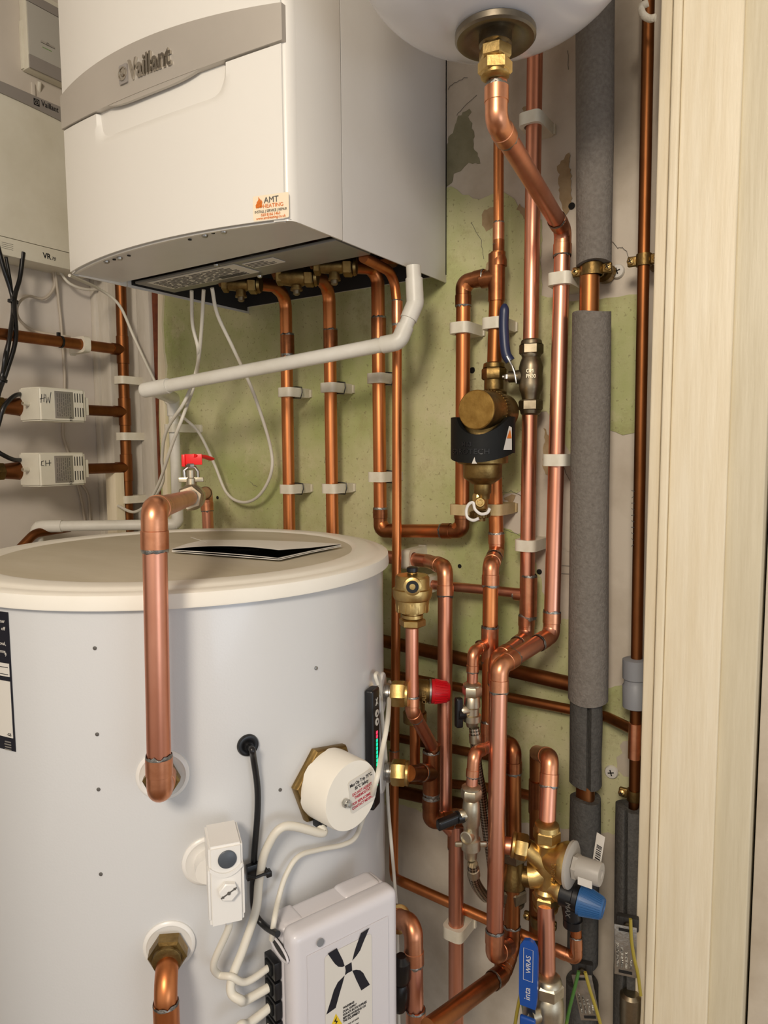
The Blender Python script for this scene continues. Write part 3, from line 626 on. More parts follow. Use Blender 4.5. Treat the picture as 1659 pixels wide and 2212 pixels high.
clip(at(1069, 1100, YW), R22, -YW, mt='clipy', label='yellowed nylon clip right of the filter drain cock', group=g1)
def onA(py):                                                           # point on the vertical leg of the vessel pipe
    a, b = pA[2], pA[3]; best = None
    for k in range(201):
        q = a.lerp(b, k/200); d = q-CAM; y = 1106-FPX*d.dot(UP)/d.dot(FWD)
        if best is None or abs(y-py) < best[0]: best = (abs(y-py), q)
    return best[1]
for py, lb in ((607,'white nylon clip with a green stain on the pink pipe beside the foam sleeve'), (993,'white nylon clip halfway down the pink pipe beside the foam sleeve')):
    q = onA(py); clip(q, R22, -q.y, label=lb, group=g1)
q = atd(985, 2008, 1.02); clip(q, R22, .032, label='translucent white clip low on the pipe right of the controller box', group=g1, h=.018)
clip(at(885, 1207, YW), R22, -YW, label='white clip holding the level pipe just above the brass air vent', group=g1, ax=(1,0,0), h=.016)
clip(at(925, 1262, -.05), R15, .05, label='white clip behind the brass air vent on the thin level pipe', group=g1, ax=(1,0,0))
g2 = 'white nylon clips on the left manifold'
for py, lb in ((822,'white nylon clip on the manifold between the long pipe and the upper actuator'),(943,'white nylon clip on the manifold between the two actuators'),(1078,'white nylon clip at the foot of the left manifold')):
    clip(mz(py), R22*1.05, .05, label=lb, group=g2)
clip(V((xm, atx(180, 748, xm).y, mz(756).z)), R22, .04, n=(1,0,0), ax=(0,1,0), label='white nylon clip round the long pipe crossing the left wall', group=g2, h=.014)
# ================================================================== BOILER VALVES
def iso_valve(c, d, lab, big=False):
    """brass service valve under the boiler, spindle down, compression nut towards the pipe"""
    c = V(c); d = V(d).normalized(); root = thing('service_valve', lab, 'valve', c)
    k = MB(); s = 1.05 if big else .82
    k.lathe([(.010*s,-.030),(.012*s,-.024),(.0135*s,-.010),(.015*s,0),(.0135*s,.010),(.011*s,.016)], c, d, 24); k.lathe([(.008,0),(.008,.018),(.0095,.018),(.0095,.021)], c, (0,0,-1), 16)
    k.build('valve_body', M['brass_a'], root)
    k = MB(); k.hexn(c+d*.014, d, .027, .014, a0=.3); k.lathe([(.0145,.030),(.0125,.034)], c+d*0, d, 24); k.build('nut', M['brass_a'], root)
    k = MB(); k.lathe([(.0055,0),(.0055,.006),(.003,.008)], c+V((0,0,-.020)), (0,0,-1), 12); k.build('spindle', M['nickel_d'], root)
    k = MB(); k.hexn(c-d*.030, d, .024, .010); k.build('union_nut', M['brass_a'], root)
    k = MB(); k.sweep([c-d*.028, c-d*.034+V((0,0,.012)), c-d*.034+V((0,0,.06))], .009, 14); k.build('tail_pipe', M['copper_d'], root)
iso_valve(at(520, 614, -.175), (1,.5,-.05), 'left brass service valve under the boiler beside the white cables')
iso_valve(at(640, 598, -.170), (1,.5,-.05), 'largest brass service valve, in the middle under the boiler', True)
iso_valve(at(722, 575, -.165), (1,.5,-.05), 'right brass service valve under the boiler near the copper cup')
k = MB(); c = at(838, 594, -.055); k.lathe([(.012,-.03),(.018,-.028),(.0195,0),(.014,.006)], c+V((0,0,.02)), (0,0,-1), 24); tag(k.build('drain_cup', M['copper_d']), 'brown copper cup behind the thin pipe under the boiler', 'cup')

# ================================================================== WHITE WASTE PIPE
yw = -.125
w0 = [at(893, 575, yw), at(897, 655, yw), at(862, 738, yw-.02), at(318, 842, -.24)]
root = thing('waste_pipe', 'white plastic waste pipe sloping across in front of the green wall', 'pipe', w0[3]); RW = .0108
k = MB(); k.sweep(fillet(w0, .012), RW, 22); k.build('tube', M['pvc'], root)
def psleeve(c, ax, L, nm='socket', r=RW): k = MB(); k.lathe([(r, -L/2),(r*1.16,-L/2+.0003),(r*1.18, L/2-.0003),(r, L/2)], c, ax, 24); return k.build(nm, M['pvc'], root)
psleeve((w0[0]*.35+w0[1]*.65), w0[1]-w0[0], .034)
for i, b in ((1,.012),(2,.016)):
    a_, b_, c_ = w0[i-1], w0[i], w0[i+1]; d1 = (a_-b_).normalized(); d2 = (c_-b_).normalized()
    k = MB(); k.sweep([b_+d1*.024]+fillet([b_+d1*.018, b_, b_+d2*.018], b)+[b_+d2*.026], RW*1.17, 22); k.build('elbow', M['pvc'], root)
w2 = [atx(303, 842, at(303, 842, -.245).x), at(378, 850, -.115), at(383, 1135, -.10), ]
root2 = thing('waste_pipe', 'upright white plastic waste pipe in the corner by the red lever valve', 'pipe', w2[-1]); root = root2
e0 = w0[3]; dd = (w0[3]-w0[2]).normalized()
P1 = at(374, 862, -.06); P2 = at(384, 1120, -.06)
k = MB(); k.sweep([w0[3]-dd*.045, w0[3]+dd*.004], RW*1.18, 22); k.lathe([(RW*1.18,0),(RW*1.12,.004),(RW*.8,.007),(0,.008)], w0[3]+dd*.004, dd, 22); k.sweep([w0[3]-dd*.012, P1+UPV*.002, P1-UPV*.001], RW*1.17, 22); k.build('elbow', M['pvc'], root)
k = MB(); k.sweep([P1+UPV*.001, P1-UPV*.034], RW*1.18, 22); k.build('socket', M['pvc'], root)
P3 = at(150, 1142, -.20)
P3 = V((LX+.045, -.235, P2.z-.012)); P2b = V((P2.x, P2.y, P2.z-.012))
k = MB(); k.sweep([P1, P2b+UPV*.02], RW, 22); k.build('tube', M['pvc'], root)
k = MB(); k.sweep(fillet([P2b+UPV*.045, P2b, P2b+(P3-P2b).normalized()*.04], .012), RW*1.17, 22); k.build('elbow', M['pvc'], root)
k = MB(); k.sweep([P2b, P3], RW, 22); k.build('tube', M['pvc'], root)
k = MB(); k.sweep(fillet([P3+(P2b-P3).normalized()*.05, P3, P3-UPV*.05], .012), RW*1.17, 22); k.build('elbow', M['pvc'], root)
clip(V((P1.x, P1.y, at(380, 925, -.06).z)), RW, .06, label='white nylon clip on the upright waste pipe', group=g1)

# ================================================================== CABLES (white, grey, black)
gc = 'cables hanging around the boiler'
cable('cable', 'white cable from the boiler that loops lowest over the green wall', [at(458, 622, -.24), at(470, 680, -.22), at(505, 755, -.18), at(548, 850, -.12), at(583, 960, -.06), at(586, 1020, -.05), at(560, 1070, -.04), at(525, 1085, -.03), at(490, 1065, -.03), at(462, 1000, -.04), at(430, 935, -.06), at(400, 905, -.07), at(360, 870, -.03), at(330, 815, -.04), at(290, 730, -.04), at(258, 660, -.07), at(215, 625, -.12), at(150, 595, -.22)], .0030, M['cable'], group=gc)
cable('cable', 'left of the two white cables crossing under the boiler', [at(414, 628, -.23), at(416, 700, -.21), at(428, 755, -.20), at(424, 800, -.16), at(400, 865, -.20), at(360, 930, -.18), at(350, 990, -.15), at(352, 1040, -.13), at(325, 1082, -.12), at(290, 1106, -.10), at(254, 1092, -.08)], .0030, M['cable'], group=gc)
cable('cable', 'right of the two white cables crossing under the boiler', [at(440, 626, -.23), at(436, 700, -.215), at(430, 770, -.19), at(420, 830, -.15), at(395, 900, -.20), at(370, 965, -.19), at(345, 1040, -.16), at(322, 1086, -.14)], .0030, M['cable'], group=gc)
XB = LX+.012
cable('cable', 'black cable leaving the control unit at the frame edge', [atx(-8, 520, -.80), atx(8, 580, -.80), atx(28, 650, -.80), atx(22, 720, -.77+.02), atx(5, 810, -.75), atx(-14, 880, -.76)], .0042, M['cablek'], group=gc)
cable('cable', 'black cable leaving the control unit beside its badge corner', [atx(50, 545, -.80), atx(43, 600, -.80), atx(31, 650, -.785), atx(34, 730, -.755), atx(15, 800, -.75), atx(-3, 850, -.755), atx(-14, 900, -.76)], .0042, M['cablek'], group=gc)
cable('cable', 'thinner black cable between the two thick ones on the left wall', [atx(12, 550, -.81), atx(24, 620, -.805), atx(30, 690, -.80), atx(12, 760, -.745), atx(4, 815, -.75), atx(-10, 850, -.75)], .0030, M['cablek'], group=gc)
cable('cable', 'black cable curling into the upper actuator', [atx(51, 850, -.765), atx(30, 856, -.75), atx(8, 880, -.745), atx(-3, 915, -.75), atx(-12, 940, -.75)], .0042, M['cablek'], group=gc)
cable('cable', 'black cable curling into the lower actuator', [atx(53, 993, -.765), atx(30, 993, -.75), atx(5, 982, -.745), atx(-16, 968, -.75)], .0042, M['cablek'], group=gc)
gt = 'black cable ties on the left'
for c, ax, r, lb in ((atx(28, 651, -.793), (0,.1,1), .0095, 'black cable tie round the black cables under the control unit'), (atx(6, 822, -.75), (0,.3,1), .008, 'lower black cable tie at the left frame edge'), (V((xm, atx(131, 733, xm).y, mz(756).z)), (0,1,0), .0122, 'black cable tie round the long brown pipe')):
    k = MB(); k.lathe([(r*.95,-.0022),(r,-.0022),(r,.0022),(r*.95,.0022),(r*.95,-.0022)], c, ax, 20); u, v = perp(ax); k.box(V(c)+V((.009 if ax[1] < 1 else 0,-.004,.003 if ax[1]<1 else .014)), (1,0,0), (0,1,0), (0,0,1), (.006,.006,.008), .001); tag(k.build('cable_tie', M['black']), lb, 'cable tie', gt)
cable('cable', 'grey cable bowing left under the control unit to the long brown pipe', [atx(115, 585, LX+.02), atx(117, 620, LX+.01), atx(95, 645, LX+.01), atx(60, 640, LX+.015), atx(38, 660, -.80), atx(42, 690, LX+.02), atx(75, 715, LX+.02), atx(130, 725, -.79), atx(152, 728, -.785)], .0027, M['cableg'], group=gc)
cable('cable', 'grey cable dropping straight past the long brown pipe to the actuators', [atx(119, 585, LX+.02), atx(128, 660, LX+.008), atx(133, 710, LX+.008), atx(138, 780, LX+.006), atx(140, 830, LX+.006), atx(136, 930, LX+.006), atx(142, 960, LX+.006), atx(150, 985, LX+.01)], .0027, M['cableg'], group=gc)
cable('cable', 'grey cable hanging below the lower actuator, left one', [atx(165, 1040, LX+.006), atx(175, 1075, LX+.006), atx(184, 1130, LX+.006)], .0026, M['cableg'], group=gc)
cable('cable', 'grey cable hanging below the lower actuator, right one', [atx(172, 1040, LX+.006), atx(190, 1070, LX+.006), atx(195, 1130, LX+.006)], .0026, M['cableg'], group=gc)
cable('cable', 'short pale cable looping between the control unit and the boiler corner', [atx(128, 585, LX+.02), atx(150, 612, LX+.03), atx(185, 625, LX+.03), atx(222, 622, LX+.02), atx(224, 605, LX+.02)], .0030, M['cable'], group=gc)

# ================================================================== LEFT WALL UNITS
def prismx(mb, pts, X0, X1, mi=0): mb.prism([atx(x, y, X0) for x, y in pts], (X1-X0, 0, 0), mi)
XF = -.800
yl = -.47; yr = -.085
ctl = thing('heating_control_unit', 'white wall unit with grey top band behind the left edge of the boiler', 'control unit', (LX, -.25, 1.95))
def zx(px, py): return atx(px, py, XF)
a = zx(0, 545); b = zx(150, 587); c0 = zx(0, 509); d0 = zx(150, 547)
zb_ = (a.z+b.z)/2; zs_ = (c0.z+d0.z)/2; t0 = zx(0, 176); t1 = zx(139, 236); s0 = zx(0, 201); s1 = zx(139, 267)
tz0 = t0.z+(t1.z-t0.z)*(yl-t0.y)/(t1.y-t0.y); tz1 = t0.z+(t1.z-t0.z)*(yr-t0.y)/(t1.y-t0.y)
mb = MB(); mb.prism([(XF, yl, zs_+.001), (XF, yr, zs_+.001), (XF, yr, tz1-.0005), (XF, yl, tz0-.0005)], (LX-XF,0,0)); mb.build('body', M['actu'], ctl)
mb = MB(); mb.abox(LX, XF+.0015, yl, yr, zb_, zs_, .003); lo = mb.build('terminal_cover', M['actu'], ctl)
# grey band across the top, slightly arched
def ltx(y, za, zb2, ya, yb): return za+(zb2-za)*(y-ya)/(yb-ya)
mb = MB(); up = []; dn = []
for i in range(17):
    y = yl+(yr-yl)*i/16
    up.append(V((XF+.0008, y, ltx(y, t0.z, t1.z, t0.y, t1.y)))); mid = zx(70, 232); q = ((y-s0.y)/(s1.y-s0.y)); dn.append(V((XF+.0008, y, s0.z+(s1.z-s0.z)*q+(mid.z-(s0.z+s1.z)/2)*4*q*(1-q)*.6)))
bandpts = up+dn[::-1]
mb.prism(bandpts, (.0022,0,0)); gb = mb.build('grey_band', M['silver2'], ctl)
zc = max(p.z for p in up)
p_ = zx(87, 222); tl = (t1-t0).normalized(); vz = UPV
text('lettering', 'Vaillant', p_+V((.0032,0,-.006)), tl, tl.cross(V((-1,0,0))), .0150, M['ink'], gb, ext=.0003, sx=.80)
k = MB(); q = zx(77, 222)+V((.0033,0,0)); k.box(q, (1,0,0), tl, tl.cross(V((1,0,0))), (.0006,.0115,.0125), .0002); k.build('emblem_plate', M['ink'], gb)
k = MB(); k.lathe([(.0045,0),(.0045,.0008),(.0034,.0008),(.0034,0)], q, (1,0,0), 20); k.lathe([(.0012,0),(.0012,.0008)], q, (1,0,0), 10); k.build('emblem', M['silver2'], gb)
p_ = zx(92, 557); text('lettering', 'VR', p_+V((.0016,0,0)), (0,1,0), (0,0,1), .0150, M['ink'], lo, ext=.0002, bold=.0003, sx=.9)
p_ = zx(107, 561); text('lettering', '70', p_+V((.0016,.0025,0)), (0,1,0), (0,0,1), .0095, M['ink'], lo, ext=.0002, shear=.25)
for i in range(4): p_ = zx(7, 524+i*4); k = MB(); k.box(p_+V((.0016,.007,0)), (0,1,0), (0,0,1), (1,0,0), (.022,.0006,.0004)); k.build('moulded_line', M['inkg'], lo)
# small grey internet module above
XG = -.833
gx = lambda px, py: atx(px, py, XG)
gt_ = thing('gateway_module', 'small grey square module on the left wall above the control unit', 'module', (LX, -.25, 2.15))
A = gx(64, 145); B = gx(133, 185); y0 = A.y; z0 = A.z; z1 = gx(62, 3).z; zt = gx(66, 117).z
mb = MB(); mb.abox(LX, XG-.003, y0-.0005, y0+.12, z0, z1+.03, .003); mb.abox(LX, LX+.010, y0-.003, y0+.12, z0+.002, gx(64, 40).z, .0015); mb.build('back_shell', M['actu'], gt_)
mb = MB(); mb.abox(XG-.003, XG, y0+.001, y0+.12, zt, z1, .0008); face = mb.build('front_face', M['greyface'], gt_)
mb = MB(); mb.abox(XG-.003, XG+.001, y0+.0005, y0+.12, z0, zt-.0005, .0008); mb.build('grey_strip', M['silver2'], gt_); mb = MB(); mb.abox(XG-.003, XG+.001, y0+.0005, y0+.12, z1+.0005, z1+.018, .0008); mb.build('grey_strip', M['silver2'], gt_)
q = gx(103, 96); mb = MB(); mb.box(q+V((.0004,0,0)), (0,1,0), (0,0,1), (1,0,0), (.030,.0035,.0006), .0002); bar = mb.build('button_bar', M['greyp'], face)
mb = MB(); mb.box(q+V((.0006,0,-.0022)), (0,1,0), (0,0,1), (1,0,0), (.030,.0006,.0006)); mb.lathe([(.0028,0),(.0028,.001),(.0021,.001),(.0021,.0)], q, (1,0,0), 16); mb.build('button_ring', M['inkg'], bar)
q = gx(103, 107); mb = MB(); 
for i in range(9): mb.box(q+V((.0002,-.010+i*.0022,0)), (0,1,0), (0,0,1), (1,0,0), (.0014,.0018,.0003))
mb.build('green_print', M['greenink'], face, flat=True)
cable('cable', 'short white cable hanging out of the small grey module', [gx(98, 170)+V((-.02,0,0)), gx(101, 185)+V((-.028,0,0)), gx(108, 205)+V((-.04,0,0))], .0042, M['cable'], group=gc)
k = MB(); q = atx(72, 198, LX+.002); k.box(q, (0,1,0), (0,0,1), (1,0,0), (.008,.034,.004), .0018); tag(k.build('hanging_bracket', M['wallw']), 'little pale metal hook plate on the wall above the control unit', 'bracket')
# actuators on the two zone valves
def actuator(dy, word, lab, wl):
    X0, X1 = -.705, -.785; P0 = atx(84, 878+dy, X0); yl_, yr_ = atx(84, 875+dy, X0).y, atx(187, 875+dy, X0).y; zt, zb2 = atx(84, 835+dy, X0).z, atx(84, 909+dy, X0).z
    root = thing('valve_actuator', lab, 'actuator', (-.79, (yl_+yr_)/2, zb2), 'cream zone valve actuators'); zm = (zt+zb2)/2; h = zt-zb2
    k = MB(); out = [(X0, yl_+.002), (X0, yr_-.004), (X0-.004, yr_), (X1+.02, yr_), (X1+.02, yl_-.004), (X0-.03, yl_-.004)]
    bm = bmesh.new(); vs = [bm.verts.new((x, y, z)) for z in (zb2, zt) for x, y in out]; n = len(out)
    bm.faces.new(vs[:n][::-1]); bm.faces.new(vs[n:]); [bm.faces.new((vs[i], vs[(i+1) % n], vs[n+(i+1) % n], vs[n+i])) for i in range(n)]
    bmesh.ops.bevel(bm, geom=list(bm.edges), offset=.003, segments=3, affect='EDGES'); bm.verts.index_update(); k.add([v.co.copy() for v in bm.verts], [[v.index for v in f.verts] for f in bm.faces]); bm.free()
    hs = k.build('housing', M['actu'], root)
    k = MB(); k.abox(X0-.03, X0-.006, yr_-.001, yr_+.009, zb2+.014, zt-.014, .002); k.build('end_boss', M['actu'], hs)
    ya, yb = yl_+(yr_-yl_)*.33, yl_+(yr_-yl_)*.70
    k = MB(); k.abox(X0-.001, X0+.0005, ya-.001, yb+.001, zb2+.006, zt-.006, .0004); lb2 = k.build('rating_plate', M['plate'], hs)
    k = MB(); rn = random.Random(5)
    cols = 7
    for i in range(cols):
        y = ya+.0035+(yb-ya-.006)*i/cols; z = zt-.010
        while z > zb2+.012:
            L = rn.uniform(.003, .010); z2 = max(z-L, zb2+.010); k.abox(X0+.0004, X0+.0008, y, y+.0011, z2, z); z = z2-rn.uniform(.0008,.0024)
    k.build('print_rows', M['inkg'], lb2, flat=True)
    text('lettering', 'CE', (X0+.0006, yb-.0035, zb2+.009), (0,0,1), (0,-1,0), .0068, M['ink'], lb2, sx=-1)
    k = MB()
    for r_ in (0, 1):
        for i in range(4):
            y = yb+.004+i*(yr_-yb-.008)/4; zz = zt-.008-(h/2-.004)*r_; k.abox(X0-.0005, X0+.0003, y, y+.0018, zz-h/2+.014, zz)
    k.build('vent_slot', M['darkin'], hs, flat=True)
    # handwritten pen strokes
    k = MB()
    def st(p): 
        pts = [V((X0+.0003, yl_+.004+u*.018, zm+.002+v_*.016)) for u, v_ in p]; k.sweep(pts, .00055, 6)
    if word == 'HW': st([(0,.0),(.12,1.0)]); st([(.32,.1),(.40,1.05)]); st([(-.1,.42),(.5,.62)]); st([(.55,1.0),(.62,.0),(.8,.7),(.92,.0),(1.15,1.3)])
    else: st([(.35,.9),(.1,.85),(.05,.4),(.35,.35)]); st([(.55,.95),(.55,.3)]); st([(.95,1.0),(.95,.35)]); st([(.55,.62),(1.15,.66)])
    k.build('handwriting', M['ink'], hs)
    q = V((X0-.028, yl_-.006, zm)); k = MB(); k.sweep([q+V((.0,.004,0)), q+V((.006,-.012,.001))], .0036, 14); k.build('release_lever', M['actu'], root)
    k = MB(); k.lathe([(.003,0),(.003,.001)], q+V((.006,-.012,.001)), (.4,-1,0), 10); k.build('lever_screw', M['nickel'], root)
    # zone valve body behind: nut, body
    zv = zm-.002; yv = yl_-.045
    vb = thing('zone_valve', 'brown brass zone valve behind the '+wl+' actuator', 'valve', (xm, yv, zv-.02)); zp = mz(890 if wl == 'upper' else 1010).z
    k = MB(); k.hexn((xm, yl_-.034, zp), (0,-1,0), .031, .016, a0=.5); k.lathe([(.0135,0),(.0145,.004),(.0135,.008)], (xm, yl_-.050, zp), (0,-1,0), 24); k.build('nut', M['brass_a'], vb)
    k = MB(); k.lathe([(.014,0),(.016,.02),(.018,.035),(.016,.05),(.014,.07)], (xm, yl_-.034, zp), (0,1,0), 24); k.build('valve_body', M['copper_d'], vb)
actuator(0, 'HW', 'cream actuator with HW written on it by pen', 'upper'); actuator(143, 'CH', 'cream actuator with CH written on it by pen', 'lower')
# ================================================================== WATER TANK
ZT = 1.4655
tank = thing('hot_water_tank', 'big round white hot water tank with a cream dusty lid', 'tank', (TC.x, TC.y, 0))
mb = MB(); mb.lathe([(TR, .02), (TR, ZT-.02)], TC, (0,0,1), 128); mb.build('body', M['tankw'], tank)
mb = MB(); RL = .2805
mb.lathe([(TR+.001, -.0190),(RL+.0008,-.0190),(RL+.0012,-.0172),(RL, -.0045),(RL-.0035,-.0028),(RL-.010,-.0022),(RL-.0140,-.0020),(RL-.0165,-.0002),(RL-.024,.0010),(RL-.034,.0014),(RL-.042,.0012),(RL-.0465,.0006),(RL-.0495,-.0016),(RL-.051,-.0018)], V((TC.x,TC.y,ZT)), (0,0,1), 128); lid = mb.build('lid', M['lid'], tank, ang=50)
mb = MB(); mb.lathe([(RL-.0490,-.0025),(RL-.0495,-.0012),(.12,-.0008),(0,-.0006)], V((TC.x,TC.y,ZT)), (0,0,1), 96); mb.build('lid_top', M['lidtop'], lid)
def disc_on_tank(px, py, prof, mt, nm, parent=tank, seg=40):
    q = atc(px, py); n = tn(taz(q)); k = MB(); k.lathe(prof, q-n*.0015, n, seg); return q, n, k.build(nm, M[mt], parent)
for px, py in ((205,1400),(210,1586),(213,1705),(218,1888),(605,1706)):
    disc_on_tank(px, py, [(.0019,0),(.0019,.0022),(.0010,.0026)], 'inkg', 'rivet', seg=12)
disc_on_tank(682, 1443, [(.0021,0),(.0021,.0026),(.0012,.0030)], 'zinc', 'rivet', seg=12)
colp = [(.026,0),(.026,.003),(.0245,.0045),(.0225,.005),(.021,.0042),(.012,.0042)]
cols = [disc_on_tank(352, 1673, colp, 'whitep', 'port_collar'), disc_on_tank(366, 2040, colp, 'whitep', 'port_collar')]
th = disc_on_tank(449, 1858, colp, 'whitep', 'port_collar')
# side ports facing right
def side(az, px, py): # depth from tank tangent direction
    a = math.radians(az); z = atc(838, py).z; return tp(a, z), tn(a)
AZ = 25
s1, n1 = side(AZ, 0, 1475); s2, n2 = side(AZ, 0, 1638)
for s_ in (s1, s2): k = MB(); k.lathe([(.0275,0),(.0275,.003),(.026,.0048),(.012,.0048)], s_-n1*.0015, n1, 40); k.build('port_collar', M['whitep'], tank)
# tank information label wrapping round at the left frame edge
la = taz(atc(20, 1350)); lb_ = la-.14/TR; zt_ = atc(15, 1322).z; zb_ = atc(20, 1620).z
def cyl_patch(mb, a0, a1, z0, z1, off, n=24, mi=0, th_=.0004):
    vs = []; 
    for i in range(n+1): a = a0+(a1-a0)*i/n; vs += [tp(a, z0, off), tp(a, z1, off), tp(a, z0, off-th_), tp(a, z1, off-th_)]
    fs = [(4*i, 4*i+4, 4*i+5, 4*i+1) for i in range(n)]+[(4*i+1, 4*i+5, 4*i+7, 4*i+3) for i in range(n)]+[(4*i, 4*i+2, 4*i+6, 4*i+4) for i in range(n)]+[(1,3,2,0), (4*n,4*n+2,4*n+3,4*n+1)]
    mb.add(vs, fs, mi)
mb = MB(); cyl_patch(mb, lb_, la, zb_, zt_, .0008); il = mb.build('information_label', M['navy'], tank); il['label'] = 'dark navy printed label at the left edge'
zr = lambda py: atc(12, py).z
for a, b in ((1432, 1460), (1470, 1590)): mb = MB(); cyl_patch(mb, lb_+.02, la-.008, zr(b), zr(a), .0012); mb.build('white_field', M['label'], il)
def lw(py, off=.0014, pad=.016):
    return lambda u, v, n: tp(la-pad+u/TR, zr(py)+v, off+n)
for s_, py in (('water', 1345), ('off', 1361), ('oval,', 1393), ('orms.', 1410), ('9', 1417)):
    text('lettering', s_, (0,0,0), (1,0,0), (0,0,1), .0052, M['label'], il, ext=.0001, warp=lw(py), align='RIGHT')
text('lettering', '-GS', (0,0,0), (1,0,0), (0,0,1), .0042, M['ink'], il, ext=.0001, warp=lw(1586, .0017, .014), align='RIGHT')
mb = MB(); rn = random.Random(3)
for i in range(4):
    a1 = la-.02; cyl_patch(mb, a1-.03-rn.random()*.01, a1, zr(1600+i*5.5)-.0006, zr(1600+i*5.5)+.0006, .0013, 4)
mb.build('fine_print', M['plate'], il, flat=True)
mb = MB()
for py in (1441, 1456): cyl_patch(mb, lb_+.03, la-.014, zr(py), zr(py)+.0006, .0016, 12)
mb.build('form_lines', M['ink'], il, flat=True)
# compression nuts on the tank's front ports
def portnut(q, n, lab, out=.016, sz=.031, mt='brass_a'):
    r = thing('compression_nut', lab, 'nut', q); k = MB(); k.hexn(q+n*.004, n, sz, out-.004, a0=.45); k.lathe([(sz*.44, out),(sz*.42, out+.003),(.0125, out+.0035)], q, n, 28); k.build('hexagon', M[mt], r); return r
portnut(cols[0][0], cols[0][1], 'aged brass nut half hidden behind the thick foreground pipe'); portnut(cols[1][0], cols[1][1], 'aged brass nut on the lowest white collar of the tank', .022, .033)
# grommet with black cable
g = disc_on_tank(535, 1609, [(.0115,0),(.0115,.003),(.0105,.005),(.008,.0055),(.0055,.0045),(.0045,.009)], 'black', 'grommet')
G0 = g[0]+g[1]*.009
def on(px, py, off): 
    q = atc(px, py, TR+off); return q
cable('cable', 'black cable from the grommet down to the controller box', [G0-g[1]*.004, G0+g[1]*.006, on(548, 1640, .010), on(556, 1700, .007), on(556, 1760, .006), on(549, 1850, .006), on(546, 1930, .007), on(552, 1975, .010), on(572, 2000, .02), on(600, 2018, .045)], .0034, M['cablek'])
# immersion heater cover
q = atc(697, 1686); n = tn(taz(q)+math.radians(-3)); qh = q
im = thing('immersion_heater', 'cream round immersion heater cover with red and black warning label', 'immersion heater', q)
k = MB(); u, v = perp(n); RH = .0455; vs = []
k.lathe([(RH*.97, 0),(RH, .002),(RH,.008),(RH*.96,.011),(.039,.011)], q-n*.001, n, 6, a0=.35); k.build('hexagonal_flange', M['brass_a'], im)
k = MB(); k.lathe([(.0392,.008),(.0392,.012),(.0385,.046),(.0375,.0495),(0,.0505)], q, n, 56); cap = k.build('cover', M['lid'], im)
ce = q+n*.0506; rt_ = V((0,0,1)).cross(n).normalized()
k = MB(); k.hexn(ce-rt_*.012-UPV*.003, n, .0085, .005); k.lathe([(.0028,.005),(.0028,.0085),(.001,.009)], ce-rt_*.012-UPV*.003, n, 12); k.build('fixing_nut', M['zinc'], cap)
def lab_pt(x, y, o=0): 
    tt = .12; r2 = rt_*math.cos(tt)+UPV*math.sin(tt); u2 = -rt_*math.sin(tt)+UPV*math.cos(tt); return ce+rt_*.0135+UPV*.001+r2*x+u2*y+n*o
k = MB(); W_, H_ = .0185, .0185; pts = []
for sx, sy, a0 in ((1,1,0),(-1,1,90),(-1,-1,180),(1,-1,270)):
    for j in range(5): a = math.radians(a0+22.5*j); pts.append(lab_pt(sx*(W_-.003)+.003*math.cos(a), sy*(H_-.003)+.003*math.sin(a)))
k.prism(pts, n*.0003); wl = k.build('warning_label', M['label'], cap)
tt = .12; r2 = rt_*math.cos(tt)+UPV*math.sin(tt); u2 = -rt_*math.sin(tt)+UPV*math.cos(tt)
for s_, y, sz, mt in (('Max Op Trip 75°C,', .0115, .0052, 'ink'), ('85°C Safety', .0060, .0052, 'ink'), ('DO NOT ADJUST', .0002, .0046, 'redink'), ('THERMOSTAT', -.0043, .0046, 'redink'), ('FOR REPLACEMENT', -.0102, .0044, 'redink'), ('CONTACT MIXERGY', -.0147, .0044, 'redink')):
    text('lettering', s_, lab_pt(0, y, .0004), r2, u2, sz, M[mt], wl, ext=.0001, align='CENTER', sx=.82, bold=.00008)
nb = q+n*.012-UPV*.036-rt_*.018
k = MB(); k.box(nb+n*.006+UPV*.003, rt_, UPV, n, (.014,.012,.014), .002); k.build('cable_entry', M['black'], im)
# thermostat box
q = th[0]; n = tn(math.radians(-37)); rt2 = V((0,0,1)).cross(n).normalized()
pf = tp(math.radians(-38), q.z, .058)
fp = lambda px, py, o=0: atp(px, py, pf+n*o, n)
tl_, tr_, bl_, br_ = fp(453, 1833), fp(528, 1819), fp(452, 2008), fp(524, 1992)
cz = (tl_+tr_+bl_+br_)/4; wth = ((tr_-tl_).dot(rt2)+(br_-bl_).dot(rt2))/2; hth = (tl_.z+tr_.z-bl_.z-br_.z)/2
tb = thing('thermostat', 'white box thermostat with a grey dot and a slotted hexagonal knob', 'thermostat', cz-UPV*hth/2-n*.03)
k = MB()
dep = .046; oo = [(0, hth/2),(0,-hth/2),(-dep+.012,-hth/2+.012),(-dep,-hth/2+.026),(-dep, hth/2)]
bm = bmesh.new(); vs = []
for sx in (-1, 1): vs += [bm.verts.new(cz+rt2*(sx*wth/2)+n*a+UPV*b) for a, b in oo]
bm.faces.new(vs[:5][::-1]); bm.faces.new(vs[5:]); [bm.faces.new((vs[i], vs[(i+1) % 5], vs[5+(i+1) % 5], vs[5+i])) for i in range(5)]
bmesh.ops.bevel(bm, geom=list(bm.edges), offset=.0022, segments=3, affect='EDGES'); bm.verts.index_update(); k.add([v.co.copy() for v in bm.verts], [[v.index for v in f.verts] for f in bm.faces]); bm.free()
hs = k.build('housing', M['whitep'], tb)
FP = lambda x, y, o=0: cz+rt2*(x*wth/2)+UPV*(y*hth/2)+n*o
k = MB(); up_ = []; dn_ = []
for i in range(13): t = -1+2*i/12; c_ = .33+.20*t*t; up_.append(FP(t*.97, c_+.0, .0004)); dn_.append(FP(t*.97, c_-.10+.0*t, .0004))
